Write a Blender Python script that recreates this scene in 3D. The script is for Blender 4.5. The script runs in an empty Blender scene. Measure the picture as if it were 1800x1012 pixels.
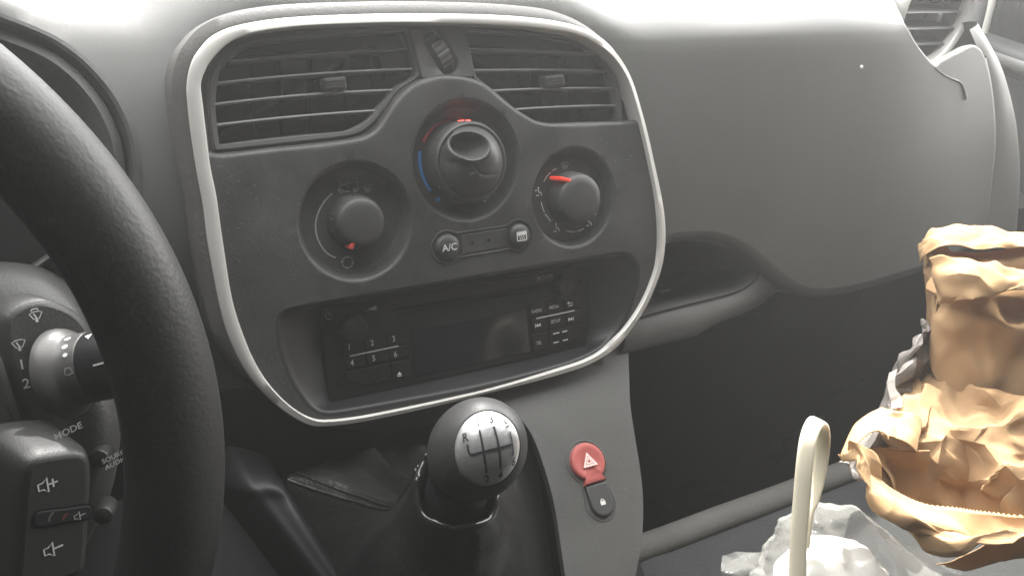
import bpy, bmesh, math, random
from mathutils import Vector, Matrix, noise
from mathutils.geometry import delaunay_2d_cdt
random.seed(7)
sc = bpy.context.scene
COL = sc.collection
sin, cos, pi = math.sin, math.cos, math.pi

# ------------------------------------------------------------------ camera and frames
F0, CX, CY = 1500.0, 900.0, 506.0
TILT = math.radians(25)
Ruvw = Matrix(((0.86772547, -0.15177307, 0.4733048), (-0.06857797, -0.9796898, -0.18842759), (0.49229012, 0.13104514, -0.86051008)))
Mpan = Matrix(((1, 0, 0), (0, sin(TILT), -cos(TILT)), (0, cos(TILT), sin(TILT))))
Cuvw = Vector((-0.24163759, 0.06403819, 0.48540984))
CAM = Mpan @ Cuvw
Rw = Mpan @ Ruvw
def ray(px, py): return Rw @ Vector((px - CX, py - CY, F0))
def T3(u, v, w=0.0): return Mpan @ Vector((u, v, w))
def UV(p): return Mpan.transposed() @ p
def at(px, py, depth):                       # point at a given depth along the view axis
    return CAM + ray(px, py) * (depth / F0)
def onX(px, py, x): d = ray(px, py); return CAM + d * ((x - CAM.x) / d.x)
def onY(px, py, y): d = ray(px, py); return CAM + d * ((y - CAM.y) / d.y)
def onZ(px, py, z): d = ray(px, py); return CAM + d * ((z - CAM.z) / d.z)

class Frame:
    def __init__(s, o, x, y):
        s.o = Vector(o); s.x = Vector(x).normalized(); s.n = s.x.cross(Vector(y)).normalized(); s.y = s.n.cross(s.x)
    def p(s, a, b, h=0.0): return s.o + s.x * a + s.y * b + s.n * h
    def px(s, x, y, h=0.0):
        d = ray(x, y); o = s.o + s.n * h; t = (o - CAM).dot(s.n) / d.dot(s.n)
        q = CAM + d * t - s.o
        return (q.dot(s.x), q.dot(s.y))
    def pl(s, pts, h=0.0): return [s.px(x, y, h) for x, y in pts]
PAN = Frame((0, 0, 0), T3(1, 0, 0), T3(0, 1, 0))

# ------------------------------------------------------------------ curves
def _cr(a, b, c, d, t):
    return [0.5 * (2 * q + (r - p) * t + (2 * p - 5 * q + 4 * r - s) * t * t + (3 * q - p - 3 * r + s) * t ** 3) for p, q, r, s in zip(a, b, c, d)]
def closed(pts, n=6):
    N = len(pts); out = []
    for i in range(N):
        for k in range(n): out.append(tuple(_cr(pts[i - 1], pts[i], pts[(i + 1) % N], pts[(i + 2) % N], k / n)))
    return out
def opened(pts, n=6):
    N = len(pts); out = []
    for i in range(N - 1):
        a = pts[i - 1] if i else pts[0]; d = pts[i + 2] if i + 2 < N else pts[-1]
        for k in range(n): out.append(tuple(_cr(a, pts[i], pts[i + 1], d, k / n)))
    out.append(tuple(pts[-1])); return out
def circ(c, r, n=64, r2=None): return [(c[0] + r * cos(2 * pi * i / n), c[1] + (r2 or r) * sin(2 * pi * i / n)) for i in range(n)]
def area(l): return 0.5 * sum(l[i - 1][0] * l[i][1] - l[i][0] * l[i - 1][1] for i in range(len(l)))
def ccw(l): return l if area(l) > 0 else l[::-1]
def offs(l, d, close=True):                  # offset to the left of travel (inwards for ccw loops)
    N = len(l); out = []
    for i in range(N):
        a = l[i - 1] if (close or i) else l[0]; b = l[(i + 1) % N] if (close or i < N - 1) else l[-1]
        tx, ty = b[0] - a[0], b[1] - a[1]; m = math.hypot(tx, ty) or 1
        dd = d(l[i]) if callable(d) else d
        out.append((l[i][0] - ty / m * dd, l[i][1] + tx / m * dd))
    return out
def inside(p, l):
    c = False; j = len(l) - 1; x, y = p
    for i in range(len(l)):
        xi, yi = l[i]; xj, yj = l[j]
        if (yi > y) != (yj > y) and x < (xj - xi) * (y - yi) / (yj - yi) + xi: c = not c
        j = i
    return c
def rrect(x0, x1, y0, y1, r, n=5):
    out = []
    for cx, cy, a in ((x1 - r, y1 - r, 0), (x0 + r, y1 - r, 90), (x0 + r, y0 + r, 180), (x1 - r, y0 + r, 270)):
        for k in range(n + 1):
            t = math.radians(a + 90 * k / n); out.append((cx + r * cos(t), cy + r * sin(t)))
    return out
def rpoly(pts, r, n=4):                      # polygon with rounded corners
    out = []; N = len(pts)
    for i in range(N):
        a, b, c = (Vector(pts[i - 1]), Vector(pts[i]), Vector(pts[(i + 1) % N]))
        u, v = (a - b), (c - b); k = min(r, u.length * .45, v.length * .45); u.normalize(); v.normalize()
        for j in range(n + 1):
            t = j / n; q = (b + u * k) * (1 - t) ** 2 + b * 2 * t * (1 - t) + (b + v * k) * t * t; out.append((q.x, q.y))
    return out

# ------------------------------------------------------------------ mesh pieces: (verts, faces)
class MB:
    def __init__(s): s.v = []; s.f = []
    def add(s, v, f):
        k = len(s.v); s.v += [Vector(a) for a in v]; s.f += [tuple(i + k for i in q) for q in f]; return s
    def strips(s, loops, close=True, cap0=False, cap1=False, flip=False):
        n = len(loops[0]); v = [p for l in loops for p in l]; f = []
        for j in range(len(loops) - 1):
            for i in range(n if close else n - 1):
                q = (j * n + i, j * n + (i + 1) % n, (j + 1) * n + (i + 1) % n, (j + 1) * n + i)
                f.append(q[::-1] if flip else q)
        if cap0: f.append(tuple(range(n))[::1 if flip else -1])
        if cap1:
            c = tuple((len(loops) - 1) * n + i for i in range(n)); f.append(c[::-1] if flip else c)
        return s.add(v, f)
    def fill(s, fr, outer, holes=(), h=0.0, step=None, hf=None):
        vs, es = [], []
        for l in [outer] + list(holes):
            k = len(vs); vs += [Vector(p) for p in l]; es += [(k + i, k + (i + 1) % len(l)) for i in range(len(l))]
        if step:
            xs = [p[0] for p in outer]; ys = [p[1] for p in outer]; a = min(xs) + step * .37
            while a < max(xs):
                b = min(ys) + step * .41
                while b < max(ys):
                    if inside((a, b), outer) and not any(inside((a, b), l) for l in holes): vs.append(Vector((a, b)))
                    b += step
                a += step
        V, E, Fc, *_ = delaunay_2d_cdt(vs, es, [], 0, 1e-7)
        f = []
        for t in Fc:
            c = (sum(V[i].x for i in t) / len(t), sum(V[i].y for i in t) / len(t))
            if inside(c, outer) and not any(inside(c, l) for l in holes):
                if area([V[i] for i in t]) < 0: t = t[::-1]
                f.append(tuple(t))
        s.add([fr.p(p.x, p.y, h if hf is None else hf(p.x, p.y)) for p in V], f); return s
    def prism(s, fr, loop, h0, h1, b=0.0006, flat=True):       # flush raised piece with a rounded edge
        loop = ccw(loop); L = lambda l, h: [fr.p(x, y, h) for x, y in l]
        ls = [L(loop, h0), L(loop, h1 - b), L(offs(loop, b * .3), h1 - b * .3), L(offs(loop, b), h1)]
        s.strips(ls, cap1=True); return s
    def profile(s, fr, loop, prof, close=True, cap=False):       # sweep (inset, height) along a loop
        ls = [[fr.p(x, y, h) for x, y in (offs(loop, d, close) if d else loop)] for d, h in prof]
        s.strips(ls, close=close, cap1=cap); return s
    def lathe(s, fr, prof, n=64, c=(0, 0), cap0=False, cap1=True):
        ls = [[fr.p(c[0] + r * cos(2 * pi * i / n), c[1] + r * sin(2 * pi * i / n), h) for i in range(n)] for r, h in prof]
        s.strips(ls, cap0=cap0, cap1=cap1); return s
    def ribbon(s, fr, pts, wd, h, close=False, th=0.00015):
        N = len(pts); L = offs(pts, wd / 2, close); Rr = offs(pts, -wd / 2, close)
        v = [fr.p(*p, h) for p in L] + [fr.p(*p, h) for p in Rr]; f = []
        for i in range(N if close else N - 1):
            j = (i + 1) % N; f.append((i, N + i, N + j, j))
        s.add(v, f); return s
    def poly(s, fr, pts, h):
        pts = ccw(pts); s.add([fr.p(*p, h) for p in pts], [tuple(range(len(pts)))]); return s
    def tube(s, path, r, n=12, close=False, caps=True, flat=None):
        N = len(path); ls = []; up = Vector((0.13, 0.2, 0.97))
        for i in range(N):
            a = path[i - 1] if (close or i) else path[0]; b = path[(i + 1) % N] if (close or i < N - 1) else path[-1]
            t = (Vector(b) - Vector(a)).normalized(); x = t.cross(up)
            if x.length < 1e-4: x = t.cross(Vector((1, 0, 0)))
            x.normalize(); y = x.cross(t); up = -y if False else y
            rr = r(i / (N - 1)) if callable(r) else r
            k = flat or 1.0
            ls.append([Vector(path[i]) + x * cos(2 * pi * q / n) * rr + y * sin(2 * pi * q / n) * rr * k for q in range(n)])
        if close: ls.append(ls[0])
        s.strips(ls, cap0=caps and not close, cap1=caps and not close); return s
    def grid(s, rows, flip=False): return s.strips(rows, close=False, flip=flip)
    def box(s, fr, x0, x1, y0, y1, h0, h1, b=0.0): return s.prism(fr, [(x0, y0), (x1, y0), (x1, y1), (x0, y1)], h0, h1, b or 1e-5)

def patch(rows, nu=10, nv=10):               # smooth surface through a grid of world points
    R = [opened([tuple(p) for p in r], nu) for r in rows]
    cols = [opened([R[j][i] for j in range(len(R))], nv) for i in range(len(R[0]))]
    return [[Vector(cols[i][j]) for i in range(len(cols))] for j in range(len(cols[0]))]
def gnormals(g):
    H, W = len(g), len(g[0]); out = []
    for j in range(H):
        r = []
        for i in range(W):
            a = g[j][min(i + 1, W - 1)] - g[j][max(i - 1, 0)]; b = g[min(j + 1, H - 1)][i] - g[max(j - 1, 0)][i]
            n = a.cross(b); r.append(n.normalized() if n.length > 1e-12 else Vector((0, 0, 1)))
        out.append(r)
    return out
def folds(seed, sizes, amps, warp=0.02):
    rnd = random.Random(seed); ks = []
    for sz, am in zip(sizes, amps):
        for q in range(3):
            d = Vector((rnd.uniform(-1, 1), rnd.uniform(-1, 1), rnd.uniform(-1, 1))).normalized(); ks.append((d, sz * rnd.uniform(.7, 1.4), am / 2, rnd.uniform(0, 9)))
    off = Vector((seed * 3.1, seed * 1.7, 0))
    def f(p):
        q = p + warp * noise.noise_vector(p * 9 + off) + warp * .35 * noise.noise_vector(p * 30 + off)
        t = 0
        for d, sz, am, ph in ks:
            x = (q.dot(d) / sz + ph) % 2.0; t += am * (abs(x - 1) * 2 - 1)
        return t
    return f
def displace(g, fn, edge=None):
    N = gnormals(g)
    return [[g[j][i] + N[j][i] * fn(g[j][i]) * (edge(j, i) if edge else 1) for i in range(len(g[0]))] for j in range(len(g))]

# ------------------------------------------------------------------ objects
LOC = {}
def tag(o, label=None, cat=None, group=None, kind=None):
    for k, v in (('label', label), ('category', cat), ('group', group), ('kind', kind)):
        if v: o[k] = v
    return o
def thing(name, label, cat, loc, group=None, kind=None):
    o = bpy.data.objects.new(name, None); o.empty_display_size = .02; COL.objects.link(o); o.location = loc
    LOC[o] = Vector(loc); return tag(o, label, cat, group, kind)
def part(name, mb, m, parent=None, smooth=True, label=None, angle=38, mod=None):
    base = LOC[parent] if parent else Vector((0, 0, 0))
    me = bpy.data.meshes.new(name); me.from_pydata([p - base for p in mb.v], [], mb.f); me.validate()
    bm = bmesh.new(); bm.from_mesh(me); bmesh.ops.remove_doubles(bm, verts=bm.verts, dist=2e-6)
    if smooth:
        lim = math.radians(angle)
        for e in bm.edges: e.smooth = len(e.link_faces) < 2 or (e.calc_face_angle(0) < lim and not any(len(f.verts) > 6 for f in e.link_faces))
        for f in bm.faces: f.smooth = True
    bm.to_mesh(me); bm.free(); me.materials.append(m)
    o = bpy.data.objects.new(name, me); COL.objects.link(o)
    if parent: o.parent = parent
    LOC[o] = base
    if label: o['label'] = label
    if mod: mod(o)
    return o
def thick(t, off=-1):
    def f(o):
        m = o.modifiers.new('thickness', 'SOLIDIFY'); m.thickness = t; m.offset = off
    return f
def text_mesh(s, fr, x, y, size, h, ang=0.0, align='CENTER', sx=1.0):
    c = bpy.data.curves.new('t', 'FONT'); c.body = s; c.size = size; c.align_x = align; c.align_y = 'CENTER'; c.resolution_u = 3; c.offset = size * .012
    o = bpy.data.objects.new('t', c); COL.objects.link(o)
    dg = bpy.context.evaluated_depsgraph_get(); me = bpy.data.meshes.new_from_object(o.evaluated_get(dg))
    ca, sa = cos(ang), sin(ang); mb = MB()
    mb.add([fr.p(x + v.co.x * sx * ca - v.co.y * sa, y + v.co.x * sx * sa + v.co.y * ca, h) for v in me.vertices], [tuple(p.vertices) for p in me.polygons])
    bpy.data.objects.remove(o); bpy.data.curves.remove(c); bpy.data.meshes.remove(me); return mb
def merge(*ms):
    r = MB()
    for m in ms: r.add(m.v, m.f)
    return r

# ------------------------------------------------------------------ materials
def mat(name, col, rough=.5, spec=.5, metal=0.0, bump=0.0, bscale=900, var=0.0, vscale=8, dust=0.0, emit=None, trans=0.0, alpha=1.0, sub=0.0, sheen=0.0, coat=0.0, two=None, dscale=260):
    m = bpy.data.materials.new(name); m.use_nodes = True; nt = m.node_tree; N = nt.nodes; L = nt.links
    b = N['Principled BSDF']; b.inputs['Roughness'].default_value = rough; b.inputs['Metallic'].default_value = metal
    b.inputs['Specular IOR Level'].default_value = spec; b.inputs['Base Color'].default_value = (*col, 1)
    b.inputs['Sheen Weight'].default_value = sheen; b.inputs['Coat Weight'].default_value = coat
    if trans: b.inputs['Transmission Weight'].default_value = trans
    if alpha < 1: b.inputs['Alpha'].default_value = alpha
    if sub: b.inputs['Subsurface Weight'].default_value = sub; b.inputs['Subsurface Radius'].default_value = (.01, .008, .005)
    if emit: b.inputs['Emission Color'].default_value = (*emit[:3], 1); b.inputs['Emission Strength'].default_value = emit[3]
    tc = N.new('ShaderNodeTexCoord'); src = None
    def noise_n(s, det=3, dist=0):
        n = N.new('ShaderNodeTexNoise'); n.inputs['Scale'].default_value = s; n.inputs['Detail'].default_value = det; n.inputs['Distortion'].default_value = dist; L.new(tc.outputs['Object'], n.inputs['Vector']); return n
    def mix(fac, a, c2):
        x = N.new('ShaderNodeMix'); x.data_type = 'RGBA'
        if hasattr(fac, 'links'): L.new(fac, x.inputs['Factor'])
        else: x.inputs['Factor'].default_value = fac
        if hasattr(a, 'links'): L.new(a, x.inputs['A'])
        else: x.inputs['A'].default_value = (*a, 1)
        x.inputs['B'].default_value = (*c2, 1); return x.outputs['Result']
    cur = col
    def ramp(sock, a, c):
        r = N.new('ShaderNodeMapRange'); r.inputs['From Min'].default_value = a; r.inputs['From Max'].default_value = c; L.new(sock, r.inputs['Value']); return r.outputs['Result']
    if var:
        n = noise_n(vscale, 5, .6); c2 = two or tuple(min(1, x * (1 + var) + .01 * var) for x in col)
        cur = mix(ramp(n.outputs['Fac'], .35, .7), cur, c2)
        rr = N.new('ShaderNodeMapRange'); L.new(n.outputs['Fac'], rr.inputs['Value']); rr.inputs['From Min'].default_value = .3; rr.inputs['From Max'].default_value = .7
        rr.inputs['To Min'].default_value = max(.05, rough - .06); rr.inputs['To Max'].default_value = min(1, rough + .08); L.new(rr.outputs['Result'], b.inputs['Roughness'])
    if dust:
        n1 = noise_n(dscale, 1); n2 = noise_n(18, 3)
        a = ramp(n1.outputs['Fac'], .715, .80); c = ramp(n2.outputs['Fac'], .45, .65)
        mm = N.new('ShaderNodeMath'); mm.operation = 'MULTIPLY'; L.new(a, mm.inputs[0]); L.new(c, mm.inputs[1])
        m3 = N.new('ShaderNodeMath'); m3.operation = 'MULTIPLY'; m3.use_clamp = True; L.new(mm.outputs[0], m3.inputs[0]); m3.inputs[1].default_value = dust
        cur = mix(m3.outputs[0], cur, (.55, .55, .52))
    if hasattr(cur, 'links'): L.new(cur, b.inputs['Base Color'])
    if bump:
        vo = N.new('ShaderNodeTexVoronoi'); vo.inputs['Scale'].default_value = bscale; vo.feature = 'SMOOTH_F1'; L.new(tc.outputs['Object'], vo.inputs['Vector'])
        n = noise_n(bscale * .55, 2)
        ad = N.new('ShaderNodeMath'); ad.operation = 'ADD'; L.new(vo.outputs['Distance'], ad.inputs[0]); L.new(n.outputs['Fac'], ad.inputs[1])
        bp = N.new('ShaderNodeBump'); bp.inputs['Strength'].default_value = bump; bp.inputs['Distance'].default_value = .0006; L.new(ad.outputs[0], bp.inputs['Height']); L.new(bp.outputs['Normal'], b.inputs['Normal'])
    return m
M = dict(
    dash=mat('dash_grain_plastic', (.085, .083, .078), .52, .5, bump=.22, bscale=700, var=.15, dust=.35, dscale=420),
    glove=mat('dash_smooth_plastic', (.070, .070, .067), 0.52, .42, bump=.07, bscale=560, var=.12, vscale=5),
    fascia=mat('fascia_plastic', (.034, .034, .033), .46, .45, bump=.22, bscale=1100, var=.7, vscale=22, dust=.55, dscale=900),
    vent=mat('vent_grey_plastic', (.10, .10, .10), .42, .5, bump=.12, bscale=1200, var=.1),
    slat=mat('lit_vent_slat_plastic', (.22, .22, .22), .4, .5, var=.1),  # paler copy of the vent plastic, lit front edges put into the colour
    black=mat('black_plastic', (.012, .012, .013), .42, .4, bump=.1, bscale=1200, var=.3),
    pit=mat('recess_shade_black', (.004, .004, .0045), .8, .15, var=.3),  # near-black, shade of ducts, slots and holes put into the colour
    radio=mat('radio_black_plastic', (.006, .006, .0065), .5, .25, bump=.08, bscale=1500, var=.3),
    key=mat('radio_key_plastic', (.0075, .0075, .008), .5, .25, var=.2),
    glass=mat('display_glass', (.006, .0065, .009), .12, .5, var=.3, vscale=30),
    ring=mat('satin_silver_paint', (.60, .59, .56), .36, .5, metal=.2, var=.04, vscale=60),
    knob=mat('soft_touch_knob', (.042, .042, .042), .5, .45, bump=.1, bscale=1600, var=.25),
    white=mat('white_print', (.62, .62, .6), .6, .3, var=.15, vscale=300),
    dim=mat('dim_grey_print', (.36, .36, .36), .6, .3, var=.3, vscale=300),
    red=mat('red_print', (.5, .06, .05), .5, .3, var=.1),
    redlit=mat('lit_red_pointer', (.7, .04, .02), .4, .4, emit=(1, .07, .04, .35), var=.1),
    redglow=mat('bright_red_lamp', (.8, .1, .08), .4, .4, emit=(1, .10, .07, 3.0), var=.1),
    maroon=mat('faded_red_print', (.14, .03, .028), .6, .3, var=.1),
    blue=mat('blue_print', (.035, .2, .55), .5, .3, var=.1),
    hazard=mat('red_rubber_button', (.40, .10, .088), .5, .4, bump=.1, bscale=1500, var=.1, vscale=60),
    pink=mat('pale_print', (.85, .62, .58), .5, .3, var=.1),
    rim=mat('leather_grain_rim', (.0105, .0105, .0105), .47, .45, bump=.16, bscale=620, var=.3),
    leather=mat('black_leather', (.016, .016, .016), .25, .7, bump=.2, bscale=520, var=.3),
    stitch=mat('dark_thread', (.03, .03, .03), .7, .3, var=.3, vscale=600),
    chrome=mat('brushed_aluminium', (.88, .88, .88), .38, .5, metal=.8, bump=.06, bscale=900, var=.05, vscale=200),
    groove=mat('engraved_grey', (.045, .045, .05), .5, .4, metal=.2, var=.2),
    console=mat('console_grey_plastic', (.072, .072, .069), .5, .45, bump=.16, bscale=900, var=.25, vscale=14, dust=.08),
    column=mat('column_grey_plastic', (.042, .042, .041), .5, .45, bump=.25, bscale=900, var=.3, vscale=25),
    stalk=mat('stalk_plastic', (.07, .069, .066), .42, .5, bump=.1, bscale=1200, var=.2),
    pod=mat('pod_plastic', (.024, .024, .024), .45, .5, bump=.12, bscale=1200, var=.2),
    dark=mat('footwell_trim', (.028, .028, .026), .75, .2, bump=.2, bscale=300, var=.5, vscale=9),
    carpet=mat('floor_carpet', (.02, .02, .02), .95, .1, bump=.8, bscale=420, var=.6, vscale=40),
    seat=mat('seat_fabric', (.055, .058, .06), .9, .2, bump=.6, bscale=700, var=.3, vscale=14, sheen=.3),
    piping=mat('seat_edge_fabric', (.16, .155, .145), .85, .2, bump=.5, bscale=700, var=.2, vscale=20),
    door=mat('door_trim', (.04, .042, .043), .6, .4, bump=.3, bscale=500, var=.2),
    pillar=mat('pillar_trim', (.11, .11, .105), .6, .4, bump=.2, bscale=500, var=.2),
    seal=mat('pale_seal', (.55, .54, .5), .5, .4, var=.1),
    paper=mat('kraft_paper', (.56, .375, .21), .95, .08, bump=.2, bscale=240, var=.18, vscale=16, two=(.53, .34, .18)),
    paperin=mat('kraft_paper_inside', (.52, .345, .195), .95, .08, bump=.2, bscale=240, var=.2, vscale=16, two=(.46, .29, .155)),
    loop=mat('cream_plastic', (.84, .77, .60), .38, .5, sub=.1, var=.05),
    specks=mat('dust_speck', (.8, .8, .78), .8, .2, var=.1),
)
def film(name, col, fac, rough=.25, edge=.45):
    m = bpy.data.materials.new(name); m.use_nodes = True; N = m.node_tree.nodes; L = m.node_tree.links; N.clear()
    out = N.new('ShaderNodeOutputMaterial'); tr = N.new('ShaderNodeBsdfTransparent'); pb = N.new('ShaderNodeBsdfPrincipled')
    pb.inputs['Base Color'].default_value = (*col, 1); pb.inputs['Roughness'].default_value = rough; pb.inputs['Specular IOR Level'].default_value = .6
    tl = N.new('ShaderNodeBsdfTranslucent'); tl.inputs['Color'].default_value = (*col, 1)
    ms = N.new('ShaderNodeMixShader'); ms.inputs[0].default_value = .35; L.new(pb.outputs[0], ms.inputs[1]); L.new(tl.outputs[0], ms.inputs[2])
    mx = N.new('ShaderNodeMixShader'); L.new(tr.outputs[0], mx.inputs[1]); L.new(ms.outputs[0], mx.inputs[2])
    lw = N.new('ShaderNodeLayerWeight'); lw.inputs['Blend'].default_value = .74
    n = N.new('ShaderNodeTexNoise'); n.inputs['Scale'].default_value = 26; n.inputs['Detail'].default_value = 4
    tc = N.new('ShaderNodeTexCoord'); L.new(tc.outputs['Object'], n.inputs['Vector'])
    mr = N.new('ShaderNodeMapRange'); L.new(n.outputs['Fac'], mr.inputs['Value']); mr.inputs['From Min'].default_value = .3; mr.inputs['From Max'].default_value = .7; mr.inputs['To Min'].default_value = fac * .6; mr.inputs['To Max'].default_value = fac * 1.3
    ma = N.new('ShaderNodeMath'); ma.operation = 'MULTIPLY_ADD'; ma.use_clamp = True; L.new(lw.outputs['Facing'], ma.inputs[0]); ma.inputs[1].default_value = edge; L.new(mr.outputs['Result'], ma.inputs[2])
    L.new(ma.outputs[0], mx.inputs[0]); L.new(mx.outputs[0], out.inputs[0]); return m
for k_ in ('paper', 'paperin'):
    nt_ = M[k_].node_tree; N_ = nt_.nodes; b_ = N_['Principled BSDF']; tl_ = N_.new('ShaderNodeBsdfTranslucent'); mx_ = N_.new('ShaderNodeMixShader'); mx_.inputs[0].default_value = .16
    src = b_.inputs['Base Color'].links[0].from_socket; nt_.links.new(src, tl_.inputs['Color'])
    nt_.links.new(b_.outputs[0], mx_.inputs[1]); nt_.links.new(tl_.outputs[0], mx_.inputs[2]); nt_.links.new(mx_.outputs[0], N_['Material Output'].inputs[0])
M['film'] = film('clear_plastic_film', (.82, .82, .78), .07, .2, .22)
M['whitefilm'] = film('white_plastic_film', (.95, .94, .9), .95, .4)
M['greyfilm'] = film('grey_plastic_film', (.32, .29, .27), .8, .3)

# ================================================================== DASHBOARD
def sst(a, b, x): t = max(0, min(1, (x - a) / (b - a))); return t * t * (3 - 2 * t)
def softplus(x, k): x /= k; return k * (x + math.log1p(math.exp(-x)) if x > 0 else math.log1p(math.exp(x)))
def dash_w(u, v):
    w = -.007
    if u > .16: w += .022 * sin(pi * min(1, (u - .16) / .46)) ** 2
    left = sst(-.12, -.19, u)
    w -= sst(-.125, -.175, u) * 3.2 * max(-.11, min(.10, v - .035)) ** 2 + .75 * softplus(-.098 - v, .008) * (1 - left) * (1 - sst(.06, .1, u))
    vc = .134 + .014 * sst(-.17, -.11, u) * (1 - sst(.06, .15, u)) - .009 * sst(.08, .16, u) + .06 * sst(-.20, -.34, u)
    return w - 2.0 * softplus(v - vc, .004)
def dpx(px, py, off=0.0):
    w = 0
    for _ in range(12):
        p = PAN.px(px, py, w); w = dash_w(*p) + off
    return p
OUT = [(329,148),(337,110),(352,85),(375,62),(413,46),(480,34),(560,28),(693,24),(800,24.5),(860,26),(922,30),(978,37),(1025,49),(1061,69),(1089,99),(1112,140),(1129,195),(1141,240),(1151,285),(1163,340),(1170,384),(1171,424),(1166,464),(1154,501),(1138,538),(1114,575),(1091,605),(1067,624),(1034,642),(1000,654),(940,671),(860,691),(750,718),(640,741),(577,749),(547,748),(518,735),(488,714),(459,687),(432,652),(410,610),(395,569),(384,524),(376,482),(373,466),(365,420),(358,363),(347,304),(337,240),(331,190)]
INN = [(353,149),(361,124),(373,104),(398,79),(432,62),(495,51),(570,45),(695,41),(800,42),(858,44),(918,47),(970,53),(1015,62),(1050,79),(1080,104),(1103,140),(1121,195),(1132,240),(1142,285),(1153,340),(1158,384),(1159,424),(1155,466),(1143,503),(1125,540),(1101,575),(1077,600),(1054,620),(1022,636),(985,648),(930,665),(852,687),(745,711),(640,732),(582,739),(553,737),(524,723),(496,700),(467,667),(444,628),(426,584),(413,545),(405,510),(400,480),(397,460),(389,407),(380,343),(370,295),(363,240),(357,190)]
outL = ccw(closed(PAN.pl(OUT, .003), 4)); innL = ccw(closed(PAN.pl(INN, .003), 4))
bezd = lambda p: -(.0018 + .0062 * (1 - sst(.06, .13, p[0])) * sst(-.085, -.03, p[1]))
bezL = offs(outL, bezd)
dashL = offs(bezL, .0015)

# binnacle opening
bpts = [dpx(*p) for p in ((8,30),(60,50),(110,75),(160,115),(205,170),(235,235),(246,300),(246,345))]
bin_ = opened(bpts + [(-.192, .01), (-.203, -.03), (-.225, -.065), (-.27, -.085), (-.36, -.09), (-.46, -.075), (-.52, -.03), (-.54, .05), (-.52, .12), (-.46, .165), (-.37, .180), (-.29, .165)], 5)
bin_ = ccw(bin_ + [tuple(Vector(bin_[-1]).lerp(Vector(bin_[0]), .5))])
# lower right boundary of the glove box
gpx = [(1163,425),(1176,412),(1205,407),(1245,406),(1280,412),(1312,426),(1345,450),(1378,480),(1405,498),(1430,506),(1470,505),(1520,495),(1570,481),(1620,466),(1680,442),(1726,412)]
gl = opened([dpx(*p) for p in gpx], 5)
rpx = [(1736,365),(1744,296),(1748,237),(1742,158),(1731,105)]
rl = opened([dpx(*p) for p in rpx], 4)
cut = opened([dpx(*p) for p in ((1725,92),(1714,84),(1703,86),(1690,93),(1674,101),(1658,110),(1643,118),(1616,88),(1599,60),(1589,40),(1580,20),(1571,0),(1562,-18))], 4)
rl = rl + cut; ul = rl[-1]
outer = [(-.62, .33), (-.62, -.34), (.10, -.34), (.10, -.10), (.125, -.06)] + gl + rl + [(ul[0] + .03, .33)]
dash = thing('dashboard', 'long grey grained van dashboard with blown-out bright top behind the centre panel', 'dashboard', T3(0, 0, -.02))
mb = MB().fill(PAN, ccw(outer), [dashL, bin_], step=.0085, hf=dash_w)
def wall_of(loop, prof, close, mb):
    ls = [[PAN.p(x, y, dash_w(*q) + h) for (x, y), q in zip(offs(loop, d, close) if d else loop, loop)] for d, h in prof]
    mb.strips(ls, close=close)
nrl = len(rl) - len(cut)
wall_of(gl + rl[:nrl], [(0, 0), (-.0035, -.0007), (-.0065, -.003), (-.008, -.0065), (-.008, -.05)], False, mb)
wall_of(rl[nrl - 1:], [(0, 0), (-.0012, -.0003), (-.0022, -.0012), (-.0026, -.003), (-.0024, -.009)], False, mb)
part('dash_body', mb, M['glove'], dash, angle=60)
# black sheet just above the body, stands in for shade on the lower dash
skinL = [(-.60, .30), (-.60, -.33), (.09, -.33), (.09, -.12)]
kn = ccw([(-.60, -.33), (.085, -.33), (.085, -.135), (-.02, -.135), (-.06, -.132), (-.105, -.112), (-.135, -.08), (-.16, -.08), (-.19, -.095), (-.30, -.12), (-.60, -.12)])
part('knee_shade_panel', MB().fill(PAN, kn, [], step=.0085, hf=lambda u, v: dash_w(u, v) + .0012), M['black'], dash, angle=60)
# binnacle: rolled edge, wall, gauge panel
mb = MB(); wall_of(bin_, [(-.001, .0006), (.001, .0012), (.003, 0), (.0045, -.006), (.0055, -.012)], True, mb)
part('binnacle_lip', mb, M['column'], dash)
mb = MB(); wall_of(bin_, [(.0055, -.012), (.0065, -.006), (.011, -.004), (.015, -.010), (.023, -.03), (.03, -.055), (.034, -.075)], True, mb)
part('binnacle_hood', mb, M['column'], dash)
gp = part('gauge_panel', MB().fill(PAN, offs(bin_, .03), h=-.082), M['black'], dash)
gc = PAN.px(-70, 300, -.078)
part('gauge_ring', MB().lathe(Frame(T3(*gc, -.082), PAN.x, PAN.y), [(.062, 0), (.0625, .006), (.064, .0075), (.066, .006), (.067, 0)], cap1=False), M['vent'], gp)

# dash end beyond the glove box (band beside the door)
eo = [(1785,410),(1789,336),(1789,276),(1779,197),(1755,118),(1724,63),(1706,38)]
rr_ = [dpx(x, y, -.004) for x, y in [(1722,412),(1735,355),(1743,296),(1747,237),(1741,158),(1727,99),(1708,52)]]
ro_ = [PAN.px(x, y, dash_w(*dpx(1745, y)) - .022) for x, y in eo]
A = [PAN.p(*p, dash_w(*p) - .006) for p in rr_]; B = [PAN.p(*p, dash_w(*dpx(1745, y)) - .022) for p, (x, y) in zip(ro_, eo)]
Cc = [b + T3(.02, 0, -.05) for b in B]
mid = [a.lerp(b, .5) + T3(0, 0, .007) for a, b in zip(A, B)]
part('end_cap', MB().grid(patch([A, mid, B, Cc], 5, 5)), M['glove'], dash, angle=70)
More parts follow.
